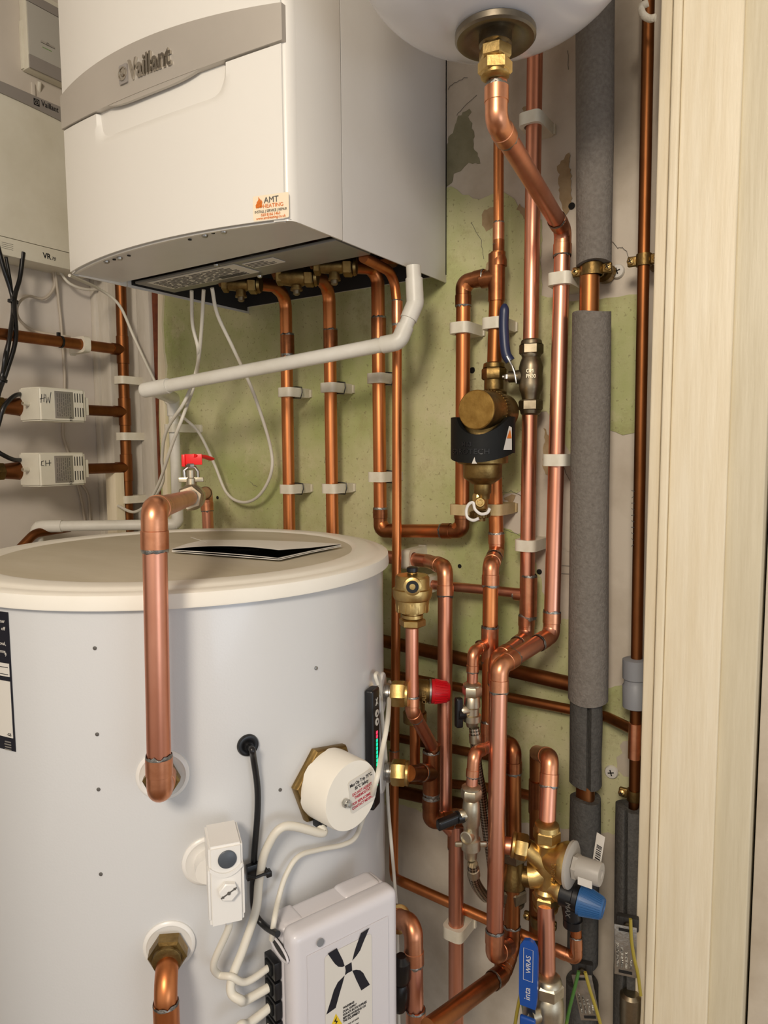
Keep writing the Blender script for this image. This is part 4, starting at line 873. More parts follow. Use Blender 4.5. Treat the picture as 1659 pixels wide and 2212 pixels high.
k.prism(up_+dn_[::-1], n*.0012); k.build('curved_lip', M['whitep'], hs)
k = MB(); k.lathe([(.0088,0),(.0088,.0012),(.008,.0018)], FP(.08, .66), n, 32); k.build('grey_dot', M['dgrey'], hs)
k = MB(); k.hexn(FP(.08, -.10), n, .0165, .006, a0=.3); kn = k.build('knob', M['whitep'], hs)
k = MB(); c_ = FP(.08, -.10, .006); k.box(c_, rt2+UPV*.55, UPV-rt2*.55, n, (.017,.0012,.0008)); k.lathe([(.0016,0),(.0016,.001)], c_, n, 10); k.box(c_+(rt2+UPV*.55)*.0055, rt2, UPV, n, (.0022,.0022,.001)); k.box(c_-(rt2+UPV*.55)*.0055, rt2, UPV, n, (.0022,.0022,.001)); k.build('knob_slot', M['inkg'], kn)
for sx in (-1, 1): k = MB(); k.box(FP(sx*1.0, -.18, -.006), n, UPV, rt2, (.010, hth*.62, .0022), .0008); k.build('side_rail', M['whitep'], hs)
k = MB(); cbt = cb = FP(.15, -1.0, -.018); k.lathe([(.0085,0),(.0085,.004),(.0065,.005),(.006,.009)], cb+UPV*.001, (0,0,-1), 6); k.build('cable_gland', M['whitep'], tb)
k = MB(); k.lathe([(.014,0),(.014,.02)], cols[0][0]*0+q-n*.0, n, 24); k.build('stem', M['whitep'], tb)
# display strip
da = taz(atc(795, 1600)); dn = tn(da); du = V((0,0,1)).cross(dn).normalized()
dt = atc(805, 1475).z; db = atc(810, 1722).z; dc = tp(da, (dt+db)/2, .0)
ds = thing('display_strip', 'slim black upright display with a column of green and red lights', 'display', tp(da, db))
k = MB(); k.box(dc+dn*.006, du, UPV, dn, (.0225, dt-db, .012), .004, 4); hs = k.build('case', M['black'], ds)
sp_ = (dt-db); ft = lambda x, t, o=0: dc+dn*(.0122+o)+du*x+UPV*(sp_/2-sp_*t)
text('mark', 'X', ft(-.0036, .135), du, UPV, .0125, M['label'], hs, sx=.8)
for i, t in enumerate((.205, .275)):
    k = MB(); k.lathe([(.0048,0),(.0048,.0006)], ft(0, t), dn, 22); bt = k.build('button', M['label'], hs)
    s_ = 1 if i == 0 else -1; c_ = ft(0, t, .0007); k = MB(); k.prism([c_+du*.0022-UPV*.0016*s_, c_+UPV*.0024*s_, c_-du*.0022-UPV*.0016*s_], dn*.0002); k.build('arrow', M['ink'], bt)
for i in range(14):
    t = .365+i*.0335; k = MB(); k.box(ft(0, t), du, UPV, dn, (.0034, sp_*.026, .0008), .0005); o = k.build('light', M['ledr' if i < 2 else 'ledg'], ds)
# controller box
na = math.radians(-20); bn = tn(na); bt_ = V((0,0,1)).cross(bn).normalized()
bp0 = atd(632, 2020, .70)
BD = (bp0-V((TC.x, TC.y, 0))).dot(bn)
bpt = lambda px, py, o=0: atp(px, py, bp0+bn*o, bn)
L_ = bpt(632, 2050).dot(bt_); R_ = bpt(862, 1990).dot(bt_); T_ = bpt(700, 1975).z-.010
cx_ = (L_+R_)/2; Wd = R_-L_; print('box', Wd, BD-TR)
BP = lambda x, z, o=0: V((0,0,0))+bt_*(cx_+x)+bn*(bp0.dot(bn)+o)+UPV*(T_+z)
cb_ = thing('tank_controller', 'pale lilac controller box with a large black X on its label', 'controller box', BP(0, -.40, -.03))
k = MB(); D_ = .026
k.box(BP(0, -.20, -D_/2), bt_, UPV, bn, (Wd, .40, D_), .011, 5); fr = k.build('front_shell', M['box'], cb_)
k = MB(); k.box(BP(0, -.202, -D_-.012), bt_, UPV, bn, (Wd*.985, .396, .030), .006, 3); k.build('back_shell', M['box'], cb_)
k = MB(); k.box(BP(Wd*.27, -.012, -D_-.012), bt_, UPV, bn, (Wd*.38, .022, .030), .009, 4); k.build('raised_shoulder', M['box'], cb_); k = MB(); k.box(BP(-Wd*.38, -.010, -D_-.014), bt_, UPV, bn, (Wd*.18, .014, .030), .005, 3); k.build('raised_shoulder', M['box'], cb_)
# recessed centre of the front
k = MB(); iw = Wd/2-.016
pts = [(-iw, -.026), (iw, -.026), (iw, -.385), (-iw, -.385)]
k.prism([BP(x, z, .0004) for x, z in pts], bn*.0008); k.build('front_plate', M['box'], fr)
lx0, lx1 = bpt(702, 2100, .002).dot(bt_)-cx_, bpt(803, 2060, .002).dot(bt_)-cx_; zt0 = bpt(705, 2065, .002).z-T_; 
k = MB(); rad = .004; pts = []
for sx, sy, a0 in ((lx1-rad, zt0-rad, 0), (lx0+rad, zt0-rad, 90), (lx0+rad, -.36, 180), (lx1-rad, -.36, 270)):
    for j in range(5): a = math.radians(a0+22.5*j); pts.append(BP(sx+rad*math.cos(a), sy+rad*math.sin(a), .0017))
k.prism(pts, bn*.0003); sl = k.build('front_label', M['label'], fr)
def fpx(px, py): q = bpt(px, py, .0021); return q
s5 = 320/1659
X_ = lambda x, y: fpx(560+x*s5, 1850+y*s5)
for pl in ([(768,1090),(868,1027),(905,1100),(935,1160),(955,1225),(930,1238),(885,1235),(850,1205),(830,1180)], [(1140,860),(1232,800),(1165,960),(1130,1050),(1090,1110),(1043,1165),(1065,1070),(1095,980)], [(960,1228),(1033,1185),(1037,1235),(1040,1280),(990,1305),(960,1330),(968,1280)], [(1043,1280),(1085,1268),(1130,1275),(1165,1305),(1190,1355),(1238,1435),(1143,1500),(1085,1380)], [(955,1335),(930,1430),(900,1530),(855,1695),(752,1770),(800,1620),(835,1500),(880,1410)]):
    k = MB(); k.prism([X_(x, y) for x, y in pl], bn*.0002); k.build('mark', M['navy'], sl, flat=True)
k = MB(); k.prism([X_(858,1760), X_(925,1870), X_(890,1990), X_(790,1990), X_(812,1880)], bn*.0002); wt = k.build('warning_triangle', M['yellow'], sl, flat=True)
k = MB(); k.prism([V(p)+bn*.0003 for p in (X_(868,1790), X_(835,1850), X_(860,1850), X_(845,1900), X_(880,1838), X_(858,1838))], bn*.0001); k.build('flash', M['ink'], wt, flat=True)
d_ = (X_(1235,1580)-X_(938,1715)); 
for s_, x, y, sz in (('WARNING!',938,1712,.0036),('DUAL SUPPLY',938,1752,.0036),('ISOLATE BOTH SUPPLIES',938,1790,.0036),('BEFORE WORKING ON',938,1828,.0036),('THIS EQUIPMENT',938,1862,.0036)):
    text('lettering', s_, X_(x, y), bt_, UPV, sz, M['ink'], sl, ext=.0001, sx=.78, bold=.0001)
for s_, x, y in (('warranty and enable', 965, 1905), ('product, register', 990, 1945)): text('lettering', s_, X_(x, y), bt_, UPV, .0034, M['inkg'], sl, ext=.0001, sx=.62)
q = X_(686, 965); k = MB(); k.lathe([(.0042,-.0005),(.0042,.0006)], q, bn, 20); k.build('sensor_window', M['greyf'], fr)
slx = BP(-Wd/2-.0002, 0)
# oval cable mouth on the left flank
k = MB(); cen = BP(-Wd/2+.0006, -.026, -.026); pts = [cen+bn*(.019*math.cos(a))+UPV*(.0065*math.sin(a)-.10*.019*math.cos(a)) for a in [2*PI*i/24 for i in range(24)]]; k.prism(pts, -bt_*.0022); k.build('cable_mouth', M['darkin'], fr)
k = MB(); k.sweep([p-bt_*.0026 for p in pts]+[pts[0]-bt_*.0026], .0013, 8); k.build('mouth_rim', M['box'], fr)
gl = []
for i in range(5):
    zc_ = -.050-.0222*i; k = MB(); c_ = BP(-Wd/2-.004, zc_, -.037); k.box(c_, bn, UPV, bt_, (.024,.0195,.008), .0015); o = k.build('gland', M['black'], cb_); gl.append(c_-bt_*.004)
    k = MB(); k.box(c_-bt_*.0045, bn, UPV, bt_, (.014,.013,.003), .001); k.build('gland_insert', M['blackm'], o)
gcab = 'white cables into the controller box'
outp = lambda px, py, d: atd(px, py, d)
cable('cable', 'white cable curling from the thermostat to the top gland of the controller box', [cbt-UPV*.004, cbt-UPV*.016, on(462, 2080, .028), on(472, 2105, .02), on(500, 2110, .03), gl[0]-bt_*.026-UPV*.004, gl[0]+bt_*.002], .0036, M['cable'])
cable('cable', 'thick white cable from the immersion heater looping into the second gland', [nb+n*.01, nb+tn(taz(nb))*.014-UPV*.006-rt_*.006, on(615, 1785, .022), on(575, 1835, .016), on(560, 1900, .012), on(553, 1965, .014), on(527, 2045, .02), on(502, 2110, .025), on(500, 2145, .03), on(520, 2160, .035), gl[1]-bt_*.026-bn*.004-UPV*.005, gl[1]+bt_*.002], .0046, M['cable'], group=gcab)
cable('cable', 'white cable into the third gland of the controller box', [on(505, 2240, .03), on(520, 2215, .035), gl[2]-bt_*.024-UPV*.006, gl[2]+bt_*.002], .0046, M['cable'], group=gcab)
cable('cable', 'white cable into the lowest visible gland of the controller box', [on(540, 2260, .035), gl[3]-bt_*.024-UPV*.010, gl[3]+bt_*.002], .0046, M['cable'], group=gcab)
m0 = BP(-Wd/2-.001, -.020, -.036)
cable('cable', 'thin printed white cable running from the controller box past the immersion heater', [m0+UPV*.0-bt_*.004, on(592, 1990, .035), on(602, 1940, .018), on(618, 1890, .012), on(645, 1850, .010), on(690, 1835, .008), on(740, 1825, .010), on(768, 1808, .012), on(785, 1765, .014), atd(812, 1690, .76), atd(826, 1620, .80), atd(838, 1550, .84), tp(math.radians(40), s1.z-.01, .01)], .0029, M['cable'], group=gcab)
cable('cable', 'flat white cable hanging down the tank right of the display strip', [atc(800, 1476)+dn*.010, atc(798, 1458)+dn*.008, atc(806, 1454)+dn*.006, atc(814, 1475)+dn*.004, atc(820, 1550)+dn*.004, atc(827, 1650)+dn*.005, atc(830, 1740)+dn*.006, atc(846, 1830, TR+.012), atc(852, 1900, TR+.012), atc(858, 2000, TR+.012), atc(862, 2230, TR+.012)], .0024, M['cable'], group=gcab)
k = MB(); c_ = on(552, 1880, .010); nn = tn(taz(c_)); rr = V((0,0,1)).cross(nn); k.box(c_, rr, UPV, nn, (.020,.016,.006), .001); k.sweep([c_+rr*.010+nn*.002, c_+rr*.012+nn*.010, c_-rr*.004+nn*.012, c_-rr*.01+nn*.006], .0016, 8); k.box(c_+rr*.011+nn*.008-UPV*.002, rr, UPV, nn, (.006,.006,.008), .001); tag(k.build('cable_clip', M['black']), 'black stick-on cable tie mount holding the black and white cables', 'cable clip')
k = MB(); 
# leaflet on the lid
lf = thing('leaflet', 'half-open glossy black and white leaflet lying on the tank lid', 'leaflet', atz(555, 1190, ZT+.001))
def sheetz(pts, mt, nm, th_=.0006):
    k = MB(); vs = [atz(x, y, ZT+.002)+V((0,0,h)) for x, y, h in pts]; return vs
def leaf(nm, mt, left, right, th_=.0007, n=14):
    """curved page between a left edge polyline and right edge polyline given as (px, py, height)"""
    k = MB(); m = len(left); vs = []
    for (a, b) in zip(left, right):
        A = atz(a[0], a[1], ZT+.002)+UPV*a[2]; B = atz(b[0], b[1], ZT+.002)+UPV*b[2]; hm = (a[3] if len(a) > 3 else 0)
        for j in range(n+1): t = j/n; vs.append(A.lerp(B, t)+UPV*(hm*4*t*(1-t)))
    nn_ = len(vs); vs2 = [v+UPV*th_ for v in vs]; fs = []
    for i in range(m-1):
        for j in range(n): q_ = (i*(n+1)+j, i*(n+1)+j+1, (i+1)*(n+1)+j+1, (i+1)*(n+1)+j); fs.append(q_); fs.append(tuple(x+nn_ for x in q_[::-1]))
    ed = [i for i in range(n+1)]+[(i+1)*(n+1)-1 for i in range(1, m)]+[(m-1)*(n+1)+j for j in range(n-1, -1, -1)]+[i*(n+1) for i in range(m-2, 0, -1)]
    for i in range(len(ed)): a, b = ed[i], ed[(i+1) % len(ed)]; fs.append((a, b, b+nn_, a+nn_))
    k.add(vs+vs2, fs); return k.build(nm, M[mt], lf)
LE = [(371,1192), (402,1181), (440,1172)]; RE = [(603,1210), (672,1194), (737,1181)]
def lf_(nm, mt, hl, hr, hump, th_, ins=0): return leaf(nm, mt, [(x+ins, y, hl, hm) for (x, y), hm in zip(LE, hump)], [(x-ins*(1 if i == 0 else 1), y, h_) for i, ((x, y), h_) in enumerate(zip(RE, hr))], th_)
lf_('page', 'paper', 0, (0,0,0), (0,0,0), .0008)
lf_('page', 'blackpaper', .0009, (.0010,.0009,.0009), (.0004,)*3, .0005, 2)
lf_('page', 'paper', .0016, (.0018,.0016,.0015), (.0010,)*3, .0008)
lf_('inner_page', 'blackpaper', .0026, (.0028,.0025,.0024), (.0010,)*3, .0004, 3)
lf_('cover', 'blackpaper', .0031, (.0118,.0060,.0030), (.0045,.004,.002), .0004, 1)
lf_('cover_face', 'paper', .0036, (.0124,.0066,.0036), (.0045,.004,.002), .0003)
k = MB(); cc_ = [(412,1160),(452,1173),(520,1178),(560,1177)]; vs = []
for (x, y), w_, h_ in zip(cc_, (.007,.006,.004,.002), (.010,.008,.009,.009)): q_ = atz(x, y, ZT+h_); vs += [q_, q_+V((.010,-.012,0))*w_*60*.5]
k.add(vs+[v+UPV*.0003 for v in vs], [(0,1,3,2),(2,3,5,4),(4,5,7,6),(8,10,11,9),(10,12,13,11),(12,14,15,13),(0,8,9,1),(6,7,15,14),(0,2,10,8),(2,4,12,10),(4,6,14,12),(1,9,11,3),(3,11,13,5),(5,13,15,7)]); k.build('curled_corner', M['paper'], lf)
# ================================================================== FITTINGS ON THE RISERS
def ndir(px, py): d = ray(px, py); return V((-d.x, -d.y, 0)).normalized()        # horizontal, towards the room
# blue lever valve on the second riser
c = at(1147, 812, YW); bv = thing('ball_valve', 'dull nickel ball valve with a long dark blue lever', 'valve', c-UPV*.06)
k = MB(); k.lathe([(.0125,-.034),(.014,-.026),(.0165,-.020),(.0175,-.012),(.0165,0),(.0175,.012),(.0155,.020),(.013,.026),(.0145,.030),(.0145,.036)], c, (0,0,1), 32); body = k.build('valve_body', M['nickel_d'], bv)
k = MB(); k.hexn(c+UPV*.030, (0,0,1), .030, .016, a0=.3); k.lathe([(.0155,0),(.0145,.005),(.012,.007)], c+UPV*.045, (0,0,1), 24); k.build('nut', M['nickel_d'], bv)
k = MB(); k.hexn(c-UPV*.050, (0,0,1), .030, .016, a0=.3); k.lathe([(.0155,0),(.0145,.005),(.012,.007)], c-UPV*.049, (0,0,-1), 24); k.build('nut', M['nickel_d'], bv)
sd = V((-1,-.25,0)).normalized(); k = MB(); k.lathe([(.0115,.008),(.0095,.018),(.0085,.024),(.0085,.032)], c, sd, 22); k.build('stem', M['nickel_d'], bv)
t0_ = c+sd*.032; yy = t0_.y-.002; k = MB(); lv = [at(1117, 828, yy), at(1113, 806, yy), at(1107, 790, yy), at(1097, 772, yy-.003)]
side_ = sd.cross(UPV).normalized()
def strip(mb, P, w, th, nrm):
    for a, b in zip(P[:-1], P[1:]):
        d = (b-a); mb.box((a+b)/2, d, side_, d.normalized().cross(side_), (d.length+.002, w, th), .0006)
strip(k, lv, .017, .0022, sd); k.build('lever_arm', M['steel'], bv)
k = MB(); lp = [at(1102, 780, yy-.002), at(1092, 760, yy-.004), at(1088, 705, yy-.004), at(1090, 656, yy-.004)]; k.sweep(spline(lp, 8), [.0078]*9+[.0085]*15+[.004], 16, flat=(.55,1)) if False else k.sweep(spline(lp, 8), [.0072]*22+[.0068,.0055,.0025], 16, flat=(1.0,.75)); hdl = k.build('lever_grip', M['blued'], bv)
k = MB(); k.hexn(t0_-UPV*.001, sd, .0105, .006); k.lathe([(.0035,.006),(.0035,.009)], t0_, sd, 10); k.build('lever_nut', M['steel'], bv)
nd = ndir(1147, 812); rr = V((0,0,1)).cross(nd)
text('lettering', 'CIM\nPN30', c+nd*.0172-rr*.007+UPV*.003, rr, UPV, .0075, M['nickel'], body, ext=.0006, sx=.8)
# magnetic filter on the middle pipe
cf = at(1043, 950, -.105); flt = thing('magnetic_filter', 'brass dirt filter with a round gold cap and black magnet jacket', 'filter', cf-UPV*.09)
cm = at(1067, 812, YW)
k = MB(); k.hexn(cm-UPV*.006, (0,0,1), .032, .018, a0=.35); k.lathe([(.0165,0),(.0155,.006),(.012,.008)], cm+UPV*.012, (0,0,1), 26); k.build('nut', M['brass_a'], flt)
k = MB(); k.lathe([(.0145,.0),(.0145,-.014),(.019,-.018),(.020,-.06)], cm-UPV*.006, (0,0,1), 26); k.build('neck', M['brass_a'], flt)
cc = at(1029, 885, -.150); ax_ = V((.0,1,0))
k = MB(); k.lathe([(.0,-.0008),(.025,-.0006),(.0270,.001),(.0272,.012),(.0272,.034),(.0285,.036),(.0285,.05),(.0275,.06),(.026,.085)], cc, ax_, 48); swv = k.build('swivel_housing', M['brass_a'], flt)
k = MB(); k.lathe([(0,-.0022),(.0255,-.002),(.0268,-.0008),(.0268,.0022)], cc, ax_, 48); k.build('round_cap', M['brass_g'], flt)
k = MB()
for i in range(40):
    a = 2*PI*i/40; u_, v_ = V((math.cos(a),0,math.sin(a))), V((-math.sin(a),0,math.cos(a))); k.box(cc+ax_*.043+u_*.0288, ax_, v_, u_, (.012,.0018,.0012))
k.build('knurled_ring', M['brass_a'], swv)
zt_ = at(1040, 1003, -.105).z; cb2 = V((cf.x, cf.y, 0))
k = MB(); z = lambda py: at(1043, py, -.105).z
k.lathe([(.036, z(910)),(.036, z(1000)),(.0275, z(1004)),(.0275, z(1030)),(.0255, z(1034)),(.0150, z(1045)),(.0125, z(1046)),(.0125, z(1064)),(.0105, z(1068)),(.010, z(1078))], cb2, (0,0,1), 36); k.build('filter_body', M['brass_a'], flt)
k = MB(); RJ = .0455; n_ = 48; vs = []; zb3 = z(985); zt3 = z(905)
caz = math.atan2(cc.y-.02-cf.y, cc.x-cf.x)
for i in range(n_+1):
    a = math.radians(-205)+math.radians(232)*i/n_
    cxp = math.cos(a)*RJ; dx = (cf.x+cxp)-cc.x; top = zt3+.002
    if math.sin(a) < .15 and abs(dx) < .037: top = min(top, cc.z-math.sqrt(max(0, .0345**2-dx*dx))*1.0+.001)
    top = max(top, zb3+.02)
    bot = zb3-.013*max(0, -math.sin(a))+.004
    for r in (RJ, RJ-.007): vs += [V((cf.x+math.cos(a)*r, cf.y+math.sin(a)*r, bot)), V((cf.x+math.cos(a)*r, cf.y+math.sin(a)*r, top))]
fs = []
for i in range(n_):
    o_ = 4*i; fs += [(o_, o_+4, o_+5, o_+1), (o_+2, o_+3, o_+7, o_+6), (o_+1, o_+5, o_+7, o_+3), (o_, o_+2, o_+6, o_+4)]
fs += [(0,1,3,2), (4*n_, 4*n_+2, 4*n_+3, 4*n_+1)]
k.add(vs, fs); jk = k.build('magnet_jacket', M['blackm'], flt, ang=50)
def jw(a0, z0): return lambda u, v, n: V((cf.x+math.cos(a0+u/RJ)*(RJ+n), cf.y+math.sin(a0+u/RJ)*(RJ+n), z0+v))
text('lettering', 'MB3', (0,0,0), (1,0,0), (0,0,1), .0085, M['black'], jk, ext=.0006, warp=jw(math.radians(-93), z(964)), align='CENTER', bold=.0003)
text('lettering', 'SPIROTECH', (0,0,0), (1,0,0), (0,0,1), .0100, M['black'], jk, ext=.0006, warp=jw(math.radians(-90), z(980)), align='CENTER', bold=.0002, sx=1.15)
k = MB(); a_ = math.radians(-12)
def jp(a, zz, o=.0006): return V((cf.x+math.cos(a)*(RJ+o), cf.y+math.sin(a)*(RJ+o), zz))
vs = []
for i in range(6): t = i/5; a = math.radians(-27)+math.radians(22)*t; vs.append(jp(a, z(972))) 
k.prism(vs+[jp(math.radians(-6), z(925)), jp(math.radians(-14), z(922))], (.0003,-.0002,0)); wst = k.build('warning_sticker', M['label'], jk)
k = MB(); k.prism([jp(math.radians(-20), z(948), .0012), jp(math.radians(-7), z(948), .0012), jp(math.radians(-12), z(930), .0012)], (.0003,-.0002,0)); k.build('warning_mark', M['orange'], wst)
k = MB(); p0 = jp(math.radians(-83), z(1000), .0004); k.prism([p0, p0+V((.008,0,0)), p0+V((.0055,0,.003)), p0+V((.004,0,.009)), p0+V((.0015,0,.004))], (0,-.0002,0)); k.build('paint_spot', M['label'], jk)
dc_ = at(1037, 1085, -.105); dv = thing('drain_cock', 'small brass drain cock with a knurled collar under the filter', 'drain cock', dc_-UPV*.02)
k = MB(); k.lathe([(.010,.013),(.0115,.010),(.0115,-.008),(.009,-.011)], dc_, (0,0,1), 8); k.lathe([(.0075,.006),(.0075,.014),(.0062,.016),(.0045,.016),(.0045,.012)], dc_+UPV*.001, ndir(1037, 1085), 18); k.lathe([(.003,.012),(.003,.018)], dc_+UPV*.001, ndir(1037, 1085), 6); k.build('cock_body', M['brass'], dv)
k = MB(); k.lathe([(.013,0),(.0142,-.001),(.0142,-.008),(.013,-.009)], dc_-UPV*.013, (0,0,1), 30)
for i in range(24): a = 2*PI*i/24; u_ = V((math.cos(a), math.sin(a), 0)); k.box(dc_-UPV*.0175+u_*.0145, (0,0,1), u_.cross(UPV), u_, (.007,.0018,.0014))
k.lathe([(.008,-.009),(.008,-.014)], dc_-UPV*.013, (0,0,1), 16); k.build('knurled_collar', M['brass_a'], dv)
D_ = lambda px, py: at(px, py, -.125)
cable('retaining_strap', 'thin white plastic strap looped round the drain cock', [D_(1058,1098), D_(1052,1108), D_(1038,1110), D_(1026,1100), D_(1022,1086), D_(1012,1090), D_(1007,1104), D_(1010,1118), D_(1022,1124), D_(1034,1120)], .0022, M['whitep'], cat='strap', flat=(1,.7))
# red lever valve on the bridging pipe
rv = f2.lerp(fB, .40); rv = atd(413, 1077, (atd(0,0,1)-CAM).length*0+((f2.lerp(fB, .36))-CAM).dot(FWD)); best = min([f2.lerp(fB, i/100) for i in range(100)], key=lambda q: abs((829.5+FPX*(q-CAM).dot(RT)/(q-CAM).dot(FWD))-414))
rv = best; ax_ = dS; vv = thing('ball_valve', 'pale nickel ball valve with a short red lever above the tank lid', 'valve', rv)
k = MB(); k.lathe([(.0125,-.036),(.0155,-.034),(.0155,-.022),(.019,-.018),(.0195,-.005),(.0195,.010),(.0155,.014),(.0155,.022)], rv, ax_, 30); body = k.build('valve_body', M['nickel'], vv)
for s_ in (-.036, .016): k = MB(); k.hexn(rv+ax_*s_, ax_, .033, .015, a0=.2); k.build('nut', M['nickel'], vv)
k = MB(); k.lathe([(.008,.015),(.008,.028),(.0065,.029),(.0065,.040)], rv, (0,0,1), 20); sdv = UPV.cross(ax_).normalized(); k.box(rv+UPV*.026, ax_, sdv, UPV, (.010,.036,.007), .0015); k.build('stem', M['nickel'], vv)
k = MB(); k.sweep([rv+sdv*.009+UPV*.026, rv+sdv*.010+UPV*.040, rv+sdv*.004+UPV*.044, rv-sdv*.006+UPV*.044, rv-sdv*.010+UPV*.038, rv-sdv*.010+UPV*.026], .0026, 10); k.hexn(rv+UPV*.044, UPV, .010, .006); k.build('lever_bracket', M['steel'], vv)
fw = (ax_*.9-sdv*.55).normalized()
k = MB(); k.box(rv+UPV*.056-sdv*.004, RT, V((0,0,1)), RT.cross(UPV), (.026,.016,.003), .0012); k.box(rv+UPV*.054-RT*.010, RT, UPV, FWD, (.005,.018,.008), .001); k.sweep([rv+UPV*.0615+RT*.004, rv+UPV*.0615+RT*.016+FWD*.02, rv+UPV*.060+RT*.020+FWD*.04], .0065, 14, flat=(.45,1)); k.build('red_lever', M['redv'], vv)
# air vent
av = atd(891, 1350, .93); vt = thing('air_vent', 'brass bottle-shaped automatic air vent with a black cap', 'air vent', av)
h = lambda py: atd(891, py, .93).z-av.z
k = MB(); k.lathe([(.0190, h(1320)),(.0215, h(1318)),(.0225, h(1300)),(.0225, h(1294)),(.0245, h(1291)),(.026, h(1285)),(.0265, h(1276)),(.0265, h(1270)),(.0235, h(1268)),(.0228, h(1262)),(.0228, h(1245)),(.0205, h(1240)),(.010, h(1237)),(.006, h(1236))], av, (0,0,1), 12*4); vb_ = k.build('vent_body', M['brass'], vt, ang=25)
k = MB()
for i in range(12): a = 2*PI*i/12; u_ = V((math.cos(a), math.sin(a), 0)); k.box(av+UPV*((h(1320)+h(1296))/2)+u_*.0218, UPV, u_.cross(UPV), u_, (h(1298)-h(1320),.006,.0012), .0004)
k.build('gripping_flats', M['brass'], vb_)
k = MB(); k.lathe([(.0125, h(1335)),(.0145, h(1333)),(.0145, h(1326)),(.012, h(1325)),(.012, h(1320))], av, (0,0,1), 30); k.hexn(av+UPV*h(1352), UPV, .031, h(1335)-h(1352), a0=.4); k.lathe([(.0105,-.002),(.0135,0)], av+UPV*h(1352), UPV, 24); k.build('nut', M['brass'], vt)
nd = ndir(885, 1257); k = MB(); k.lathe([(.0118,.020),(.0118,.027),(.0095,.028)], av+UPV*h(1257), nd, 24); k.lathe([(.006,0),(.006,.008)], av+UPV*h(1240), UPV, 14); k.build('outlet_boss', M['brass'], vt)
k = MB(); k.lathe([(.0082,.026),(.0082,.029),(.004,.029),(.004,.0265)], av+UPV*h(1257), nd, 22); k.lathe([(.0065,0),(.0075,.001),(.0075,.006),(.006,.007)], av+UPV*h(1234), UPV, 18); k.build('black_cap', M['black'], vt)
# side ports: relief valve above, plain nut below
for s_, lab in ((s1, 'brass nut on the upper side port beside the red-capped valve'), (s2, 'brass nut on the lower side port of the tank')):
    r = thing('compression_nut', lab, 'nut', s_); k = MB(); k.lathe([(.011,.002),(.011,.006),(.0135,.007),(.0135,.011),(.0125,.012),(.0125,.015)], s_, n1, 28); k.build('thread', M['steel'], r)
    k = MB(); k.hexn(s_+n1*.013, n1, .030, .020, a0=.5); k.lathe([(.0155,.032),(.0165,.033),(.0165,.036),(.0125,.037)], s_, n1, 26); k.build('hexagon', M['brass'], r)
pv = atd(905, 1492, 1.0); e_ = (atd(948, 1494, 1.0)-atd(905, 1492, 1.0)).normalized(); rp = thing('pressure_relief_valve', 'brass pressure relief valve with a ribbed red cap', 'valve', pv)
k = MB(); k.lathe([(.012,-.04),(.013,-.02),(.0155,-.006),(.0165,0),(.0165,.012),(.0155,.0125),(.0155,.014)], pv, e_, 30); k.lathe([(.0145,0),(.0145,.03),(.017,.032),(.017,.046),(.013,.048)], pv-e_*.006, (0,0,-1), 24); vb_ = k.build('valve_body', M['brass_a'], rp)
k = MB(); k.lathe([(.0165,.014),(.0175,.0145),(.0175,.017),(.0165,.0175)], pv, e_, 30); k.build('steel_ring', M['steel'], rp)
k = MB(); k.lathe([(.0150,.0175),(.0172,.018),(.0172,.021),(.0135,.042),(.0125,.044)], pv, e_, 36)
for i in range(24):
    a = 2*PI*i/24; u, v = perp(e_); w_ = u*math.cos(a)+v*math.sin(a); k.box(pv+e_*.0315+w_*.0158, e_-w_*.17, e_.cross(w_), w_, (.018,.0016,.0016))
k.build('red_cap', M['red'], rp)
nd = ndir(905, 1492); text('lettering', 'CALEFFI', pv+nd*.0168+e_*.010-UPV*.012, UPV, -e_, .0085, M['brass'], vb_, ext=.0006, sx=.6)
# pipe from the relief valve
q_ = pv-e_*.006-UPV*.046
pipe('copper_pipe', 'copper pipe running down from beneath the red-capped relief valve', 'pipe', [q_+UPV*.01, V((q_.x, q_.y, atd(893, 1665, 1.0).z))], R15, M['copper_o'])

# ================================================================== FILLING LOOPS
def fill_valve(top, H, lev_dir, lab, black_side, lower=True):
    r = thing('filling_valve', lab, 'valve', V(top)-UPV*H); T = V(top)
    k = MB(); k.hexn(T-UPV*.016, UPV, .0235, .014, a0=.3); k.lathe([(.0125,-.002),(.0125,.0),(.0085,.003)], T, UPV, 24); k.build('nut', M['nickel'], r)
    k = MB(); k.lathe([(.009,-.016),(.0105,-.018),(.0115,-.030),(.0115,-H*.52),(.0098,-H*.55),(.0098,-H*.70),(.0125,-H*.72),(.0125,-H*.86),(.009,-H*.88),(.0075,-H)], T, UPV, 26)
    k.lathe([(.0075,.006),(.0075,.016),(.006,.018)], T-UPV*.036, lev_dir, 18); body = k.build('valve_body', M['nickel'], r)
    k = MB(); d = V(lev_dir).normalized(); s_ = d.cross(UPV).normalized()
    if black_side: k.box(T-UPV*.038+d*.020, UPV, s_, d, (.042,.010,.010), .003, 3); k.lathe([(.008,.012),(.008,.022)], T-UPV*.04, d, 18)
    else: k.box(T-UPV*.040+d*.026+s_*0, (d*1.0-UPV*.25), UPV, s_, (.044,.012,.011), .003, 3); k.lathe([(.008,.012),(.008,.020)], T-UPV*.038, d, 18)
    k.build('black_handle', M['black'], r)
    if lower:
        k = MB(); k.lathe([(.0085,.006),(.0085,.014),(.007,.0145),(.0065,.0125)], T-UPV*H*.66, (V(lev_dir)*.8-FWD*.8).normalized(), 20); k.build('check_port', M['nickel'], r)
        k = MB(); k.box(T-UPV*H*.80, RT, UPV, FWD, (.042,.007,.005), .002); k.build('wing', M['nickel'], r)
    return r
a1_ = atd(1020, 1478, .955); h1 = (1572-1478)/FPX*.955
